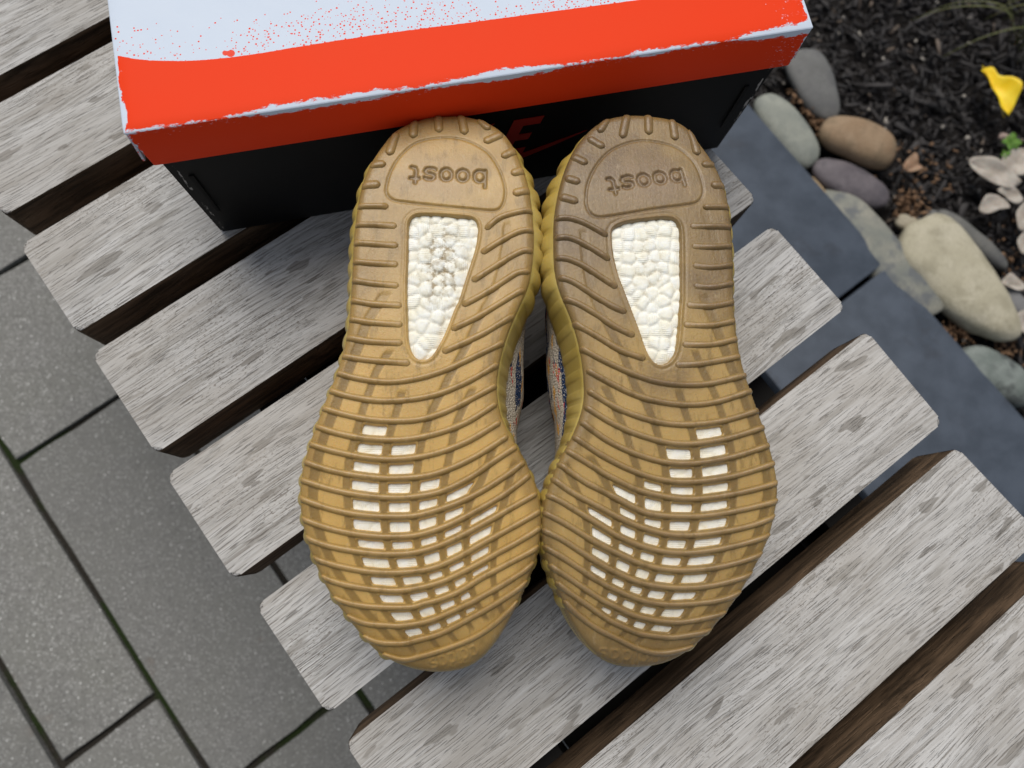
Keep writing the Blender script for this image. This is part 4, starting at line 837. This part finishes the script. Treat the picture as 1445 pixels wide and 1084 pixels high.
    used = np.unique(F); remap = -np.ones(X.size, int); remap[used] = np.arange(len(used)); F = remap[F]
    V = np.stack([X.ravel(), Y.ravel(), hgt.ravel()], 1)[used]-org
    sole = from_np('outsole', V, F, gum, root)
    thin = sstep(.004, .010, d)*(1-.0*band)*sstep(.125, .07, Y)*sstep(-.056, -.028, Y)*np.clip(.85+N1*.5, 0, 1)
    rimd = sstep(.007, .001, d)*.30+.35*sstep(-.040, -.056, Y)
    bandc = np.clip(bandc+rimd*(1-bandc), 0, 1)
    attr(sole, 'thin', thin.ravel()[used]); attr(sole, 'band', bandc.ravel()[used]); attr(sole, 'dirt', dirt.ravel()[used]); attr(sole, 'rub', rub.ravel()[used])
    # look-up helpers on the height field
    def samp(arr, x, y):
        fx = np.clip((x-gx[0])/step, 0, sh_[1]-1.001); fy = np.clip((y-gy[0])/step, 0, sh_[0]-1.001)
        x0 = int(fx); y0 = int(fy); fx -= x0; fy -= y0
        return arr[y0, x0]*(1-fx)*(1-fy)+arr[y0, x0+1]*fx*(1-fy)+arr[y0+1, x0]*(1-fx)*fy+arr[y0+1, x0+1]*fx*fy
    # ribs
    prof = [(-1.12, -.30), (-1, .02), (-.86, .30), (-.66, .66), (-.4, .92), (0, 1), (.4, .92), (.66, .66), (.86, .30), (1, .02), (1.12, -.30)]
    def rib(P, hw, ht, fade=(0, 0), name='rib'):
        s = np.r_[0, np.cumsum(np.linalg.norm(np.diff(P, axis=0), axis=1))]; L = s[-1]; n = max(10, int(L/.0011)); P = resample(P, n); s = np.linspace(0, L, n)
        tg = np.gradient(P, axis=0); tg /= np.linalg.norm(tg, axis=1)[:, None]; nn = np.stack([-tg[:, 1], tg[:, 0]], 1)
        V = []; dr = []; rb = []
        for i in range(n):
            e = min(s[i]+.0001, L-s[i]+.0001); rd = math.sqrt(max(0, 1-max(0, 1-e/hw)**2)); rd = max(rd, .08)
            fd = 1.
            if fade[0]: fd *= min(1, .15+s[i]/fade[0])
            if fade[1]: fd *= min(1, .15+(L-s[i])/fade[1])
            wob = 1+.07*noise.noise(Vector((P[i][0]*150, P[i][1]*150, 1)))
            for u, h in prof:
                x, y = P[i]+nn[i]*u*hw*rd*wob; zb = float(Z(y))-float(fillet(np.array(min(samp(d, x, y), .01))))
                zz_ = zb+h*ht*min(rd+.1, 1)*fd*wob
                V.append((x-org[0], y-org[1], zz_))
                dq = samp(dirt, x, y); dr.append(min(1, dq*(.6 if abs(u) > .75 else 1.0)+(.10 if abs(u) > .9 else 0)+.12*stain*(1-abs(u)))); rb.append(min(1, (.30+.3*stain)*max(0, 1-abs(u)*1.1)+.3*samp(rub, x, y)))
        m_ = len(prof); F = [(i*m_+k, i*m_+k+1, (i+1)*m_+k+1, (i+1)*m_+k) for i in range(n-1) for k in range(m_-1)]
        F = [f[::-1] for f in F]
        F.append(tuple(range(m_))); F.append(tuple((n-1)*m_+k for k in range(m_))[::-1])
        o = from_np(name, V, F, gum, sole)
        bm = bmesh.new(); bm.from_mesh(o.data); bmesh.ops.recalc_face_normals(bm, faces=bm.faces[:])
        if sum(f.normal.z*f.calc_area() for f in bm.faces) < 0: bmesh.ops.reverse_faces(bm, faces=bm.faces[:])
        bm.to_mesh(o.data); bm.free()
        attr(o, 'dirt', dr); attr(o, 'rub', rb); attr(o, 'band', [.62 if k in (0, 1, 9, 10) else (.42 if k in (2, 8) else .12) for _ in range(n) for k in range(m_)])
    def ext(P, e0, e1):
        a = P[0]+(P[0]-P[2])/np.linalg.norm(P[0]-P[2])*e0; b = P[-1]+(P[-1]-P[-3])/np.linalg.norm(P[-1]-P[-3])*e1
        return np.vstack([[a], P[1:-1], [b]])
    ribs_x = [ext(r, .0012, .0012) for r in ribs]; lugs_x = [ext(r, .0016, 0) for r in lugs]
    stubs_x = [ext(r, *((.0012, 0) if (i >= 9 or key == 'L') else (0, .0012))) for i, r in enumerate(stubs)]
    for r in ribs_x: rib(r, .00165, .0019)
    for i, r in enumerate(stubs_x): rib(r, .0017, .0016, ((0, .012) if key == 'L' else (.012, 0)) if 0 < i < 9 else (0, .004))
    for r in lugs_x: rib(r, .00235, .0013, name='heel_lug')
    # white pellet midsole seen through the openings
    fs = .0006; fxs = np.arange(OUT[:, 0].min()+.003, OUT[:, 0].max()-.003, fs); fys = np.arange(OUT[:, 1].min()+.004, OUT[:, 1].max()-.05, fs)
    fxs = np.arange(OUT[:, 0].min()+.003, OUT[:, 0].max()-.003, fs); FX, FY = np.meshgrid(fxs, fys)
    cs = []
    for yy in np.arange(fys[0]-.01, fys[-1]+.01, .0062):
        for xx in np.arange(fxs[0]-.01, fxs[-1]+.01, .0062): cs.append((xx+rng.uniform(-.0022, .0022), yy+rng.uniform(-.0022, .0022), rng.uniform(.0036, .0047), rng.uniform(-.0003, .0003)))
    F1 = np.full(FX.shape, 1.); F2 = np.full(FX.shape, 1.); LV = np.zeros(FX.shape)
    for cx, cy, r, dz in cs:
        j0, j1 = np.searchsorted(fys, (cy-.013, cy+.013)); i0, i1 = np.searchsorted(fxs, (cx-.013, cx+.013))
        if j1 <= j0 or i1 <= i0: continue
        q = np.hypot(FX[j0:j1, i0:i1]-cx, FY[j0:j1, i0:i1]-cy)*(.0042/r); a1 = F1[j0:j1, i0:i1]; a2 = F2[j0:j1, i0:i1]
        F2[j0:j1, i0:i1] = np.where(q < a1, a1, np.minimum(a2, q)); LV[j0:j1, i0:i1] = np.where(q < a1, dz, LV[j0:j1, i0:i1]); F1[j0:j1, i0:i1] = np.minimum(a1, q)
    crv = sstep(-.0005, .0026, F2-F1)
    dome = -.0014+.0008*crv+.0006*np.sqrt(np.clip(1-(F1/.0045)**2, 0, 1))+LV*.9*crv
    fd_ = sdist(FX, FY, OUT); tri_f = sstep(-.001, .006, sdist(FX, FY, TRI))
    FZ = Z(FY)-.0021+dome*np.where(FY > .06, 1., .35)+.0013*tri_f
    ok = fd_ > .003; fmk = ok[:-1, :-1] & ok[1:, :-1] & ok[:-1, 1:] & ok[1:, 1:]
    idx = np.arange(FX.size).reshape(FX.shape); jj, ii = np.nonzero(fmk); F = np.stack([idx[jj, ii], idx[jj, ii+1], idx[jj+1, ii+1], idx[jj+1, ii]], 1)
    used = np.unique(F); remap = -np.ones(FX.size, int); remap[used] = np.arange(len(used))
    foam = from_np('midsole_foam', np.stack([FX.ravel(), FY.ravel(), FZ.ravel()], 1)[used]-org, remap[F], FOAM, root)
    crev = np.clip(1-crv*1.15, 0, 1)
    tc = np.array([TRI[:, 0].mean()+.003*medial, TRI[:, 1].max()-.026])
    sp = np.exp(-(((FX-tc[0])/.010)**2+((FY-tc[1])/.02)**2))
    fdirt = np.clip(crev*(.12+1.1*sp)*(1.0 if key == 'L' else .5)+sp*(.55 if key == 'L' else .12), 0, 1)
    attr(foam, 'dirt', fdirt.ravel()[used])
    # sidewall ring with a scalloped bump at every rib end
    n = len(OUT); tg = np.roll(OUT, -1, 0)-np.roll(OUT, 1, 0); tg /= np.linalg.norm(tg, axis=1)[:, None]; nrm = np.stack([-tg[:, 1], tg[:, 0]], 1)
    if (nrm*(OUT-cen)).sum() < 0: nrm = -nrm
    NS = 1400
    P = resample(OUT, NS, True); tg = np.roll(P, -1, 0)-np.roll(P, 1, 0); tg /= np.linalg.norm(tg, axis=1)[:, None]; nrm = np.stack([-tg[:, 1], tg[:, 0]], 1)
    if (nrm*(P-cen)).sum() < 0: nrm = -nrm
    for _ in range(30): nrm = (np.roll(nrm, 1, 0)+2*nrm+np.roll(nrm, -1, 0))/4
    nrm /= np.linalg.norm(nrm, axis=1)[:, None]
    ends = []
    for r in ribs: ends += [r[0], r[-1]]
    for i, r in enumerate(stubs): ends.append(r[0] if (i >= 9 or key == 'L') else r[-1])
    for r in lugs: ends.append(r[0])
    ends = np.array(ends); y = P[:, 1]
    is_med = np.clip(nrm[:, 0]*medial, 0, 1); is_lat = np.clip(-nrm[:, 0]*medial, 0, 1)
    e_med = .0034*sstep(.095, .14, y)*sstep(.215, .17, y)+.0006-.0025*np.exp(-((y-.085)/.024)**2)*0
    e_lat = .0014+.0010*sstep(.08, .15, y)
    off = is_med*e_med*1.15+is_lat*e_lat+.0004
    for _ in range(20): off = (np.roll(off, 1)+2*off+np.roll(off, -1))/4
    bump_ = np.zeros(NS); waistw = is_med*.0048*np.exp(-(np.abs(y-.082)/.036)**4)
    for e in ends:
        i = np.argmin(((P-e)**2).sum(1)); ds = np.arange(NS)-i; ds = (ds+NS//2) % NS-NS//2
        per = np.linalg.norm(np.roll(P, -1, 0)-P, axis=1).sum()/NS; s_ = ds*per
        hwd = .0040 if y[i] > .09 else .0031
        amp = (.0019 if y[i] > .09 else .0013) if (P[i, 0]-cen[0])*medial > 0 else .0017
        if y[i] > .195: amp = .0012
        if .035 < y[i] < .115 and (P[i, 0]-cen[0])*medial > 0: amp = .0007; hwd = .0024
        bump_ = np.maximum(bump_, amp*np.sqrt(np.clip(1-(s_/hwd)**2, 0, 1)))
    rings = [(-.0012, -.0024, 0), (.06, -.0031, .05), (.45, -.0052, .35), (.8, -.0095, .9), (1, -.0155, 1), (.97, -.021, .8), (.8, -.026, .35), (.45, -.030, 0)]
    V = []; zp = Z(y)
    for q, (fo, dz, fb) in enumerate(rings):
        o_ = (off*fo if fo >= 0 else np.full(NS, fo))+bump_*fb+waistw*(0, .05, .12, .3, .6, .85, 1, .9)[q]; Q = P+nrm*o_[:, None]
        V.append(np.stack([Q[:, 0], Q[:, 1], np.maximum(zp+dz*np.interp(y, [-.065, -.03, .3], [.75, 1, 1]), .02)], 1))
    V = np.vstack(V)-org; k = np.arange(NS); F = np.vstack([np.stack([r*NS+k, r*NS+(k+1) % NS, (r+1)*NS+(k+1) % NS, (r+1)*NS+k], 1) for r in range(len(rings)-1)])
    wl = from_np('sidewall', V, F, WALL, root)
    bm = bmesh.new(); bm.from_mesh(wl.data); bmesh.ops.recalc_face_normals(bm, faces=bm.faces[:]); bm.to_mesh(wl.data); bm.free()
    # knit upper: rings from the sidewall down to the collar resting on the slats
    NU = 260; P = resample(OUT, NU, True); tg = np.roll(P, -1, 0)-np.roll(P, 1, 0); tg /= np.linalg.norm(tg, axis=1)[:, None]; nr = np.stack([-tg[:, 1], tg[:, 0]], 1)
    if (nr*(P-cen)).sum() < 0: nr = -nr
    for _ in range(20): nr = (np.roll(nr, 1, 0)+2*nr+np.roll(nr, -1, 0))/4
    nr /= np.linalg.norm(nr, axis=1)[:, None]; y = P[:, 1]
    kn = np.array(D['knit'][key])/1000.; kn = kn[np.argsort(kn[:, 1])]
    medw = np.clip(nr[:, 0]*medial, 0, 1)
    targ = (np.interp(y, kn[:, 1], kn[:, 0])-P[:, 0])*medial; gate = sstep(.02, .042, y)*sstep(.175, .14, y)
    bulge = medw*np.clip(targ, 0, .022)*gate
    top = Z(y)
    spine = np.stack([np.interp(y, [-.06, .05, .2], [cen[0]-.002*medial, cen[0]-.004*medial, cen[0]-.002*medial]), np.clip(y, -.035, .165)], 1)
    lv = [(-.022, -.001, 0, 1), (-.027, .0, .55, 1), (-.035, .0, .92, 1), (-.047, .0, 1.03, 1), (-.060, -.001, 1.03, .985), (-.072, -.002, .95, .95), (-.086, -.003, .85, .88), (-.101, -.004, .7, .80)]
    rr = []
    for dz, o_, bf, sc in lv:
        Q = P+nr*(o_+bulge*bf)[:, None]; Q = spine+(Q-spine)*sc
        Hs = np.interp(y, [-.065, -.03, .03, .12, .2], [.42, .62, .93, .99, 1.0])     # toe box is lower than the heel
        zz_ = top+dz*Hs*(top/.1015)
        rr.append(np.stack([Q[:, 0], Q[:, 1], np.maximum(zz_, .0015)], 1))
    rr.append(np.stack([spine[:, 0], spine[:, 1], rr[-1][:, 2]+.002], 1))
    V = np.vstack(rr); V[:, 2] += 0
    V += np.array([[.0007*noise.noise(Vector(v)*90), .0007*noise.noise(Vector(v)*90+Vector((5, 0, 0))), 0] for v in V]); V -= org
    k = np.arange(NU); F = np.vstack([np.stack([r*NU+k, r*NU+(k+1) % NU, (r+1)*NU+(k+1) % NU, (r+1)*NU+k], 1) for r in range(len(rr)-1)])
    up_ = from_np('knit_upper', V, F, KNIT, root)
    bm = bmesh.new(); bm.from_mesh(up_.data); bmesh.ops.recalc_face_normals(bm, faces=bm.faces[:]); bm.to_mesh(up_.data); bm.free()
    return root
make_shoe('L', 'left of the two upturned sneakers, cleaner amber gum sole touching the shoebox', GUM_L, 1, .15)
make_shoe('R', 'right of the two upturned sneakers, browner gum sole with grimy heel', GUM_R, -1, .75)
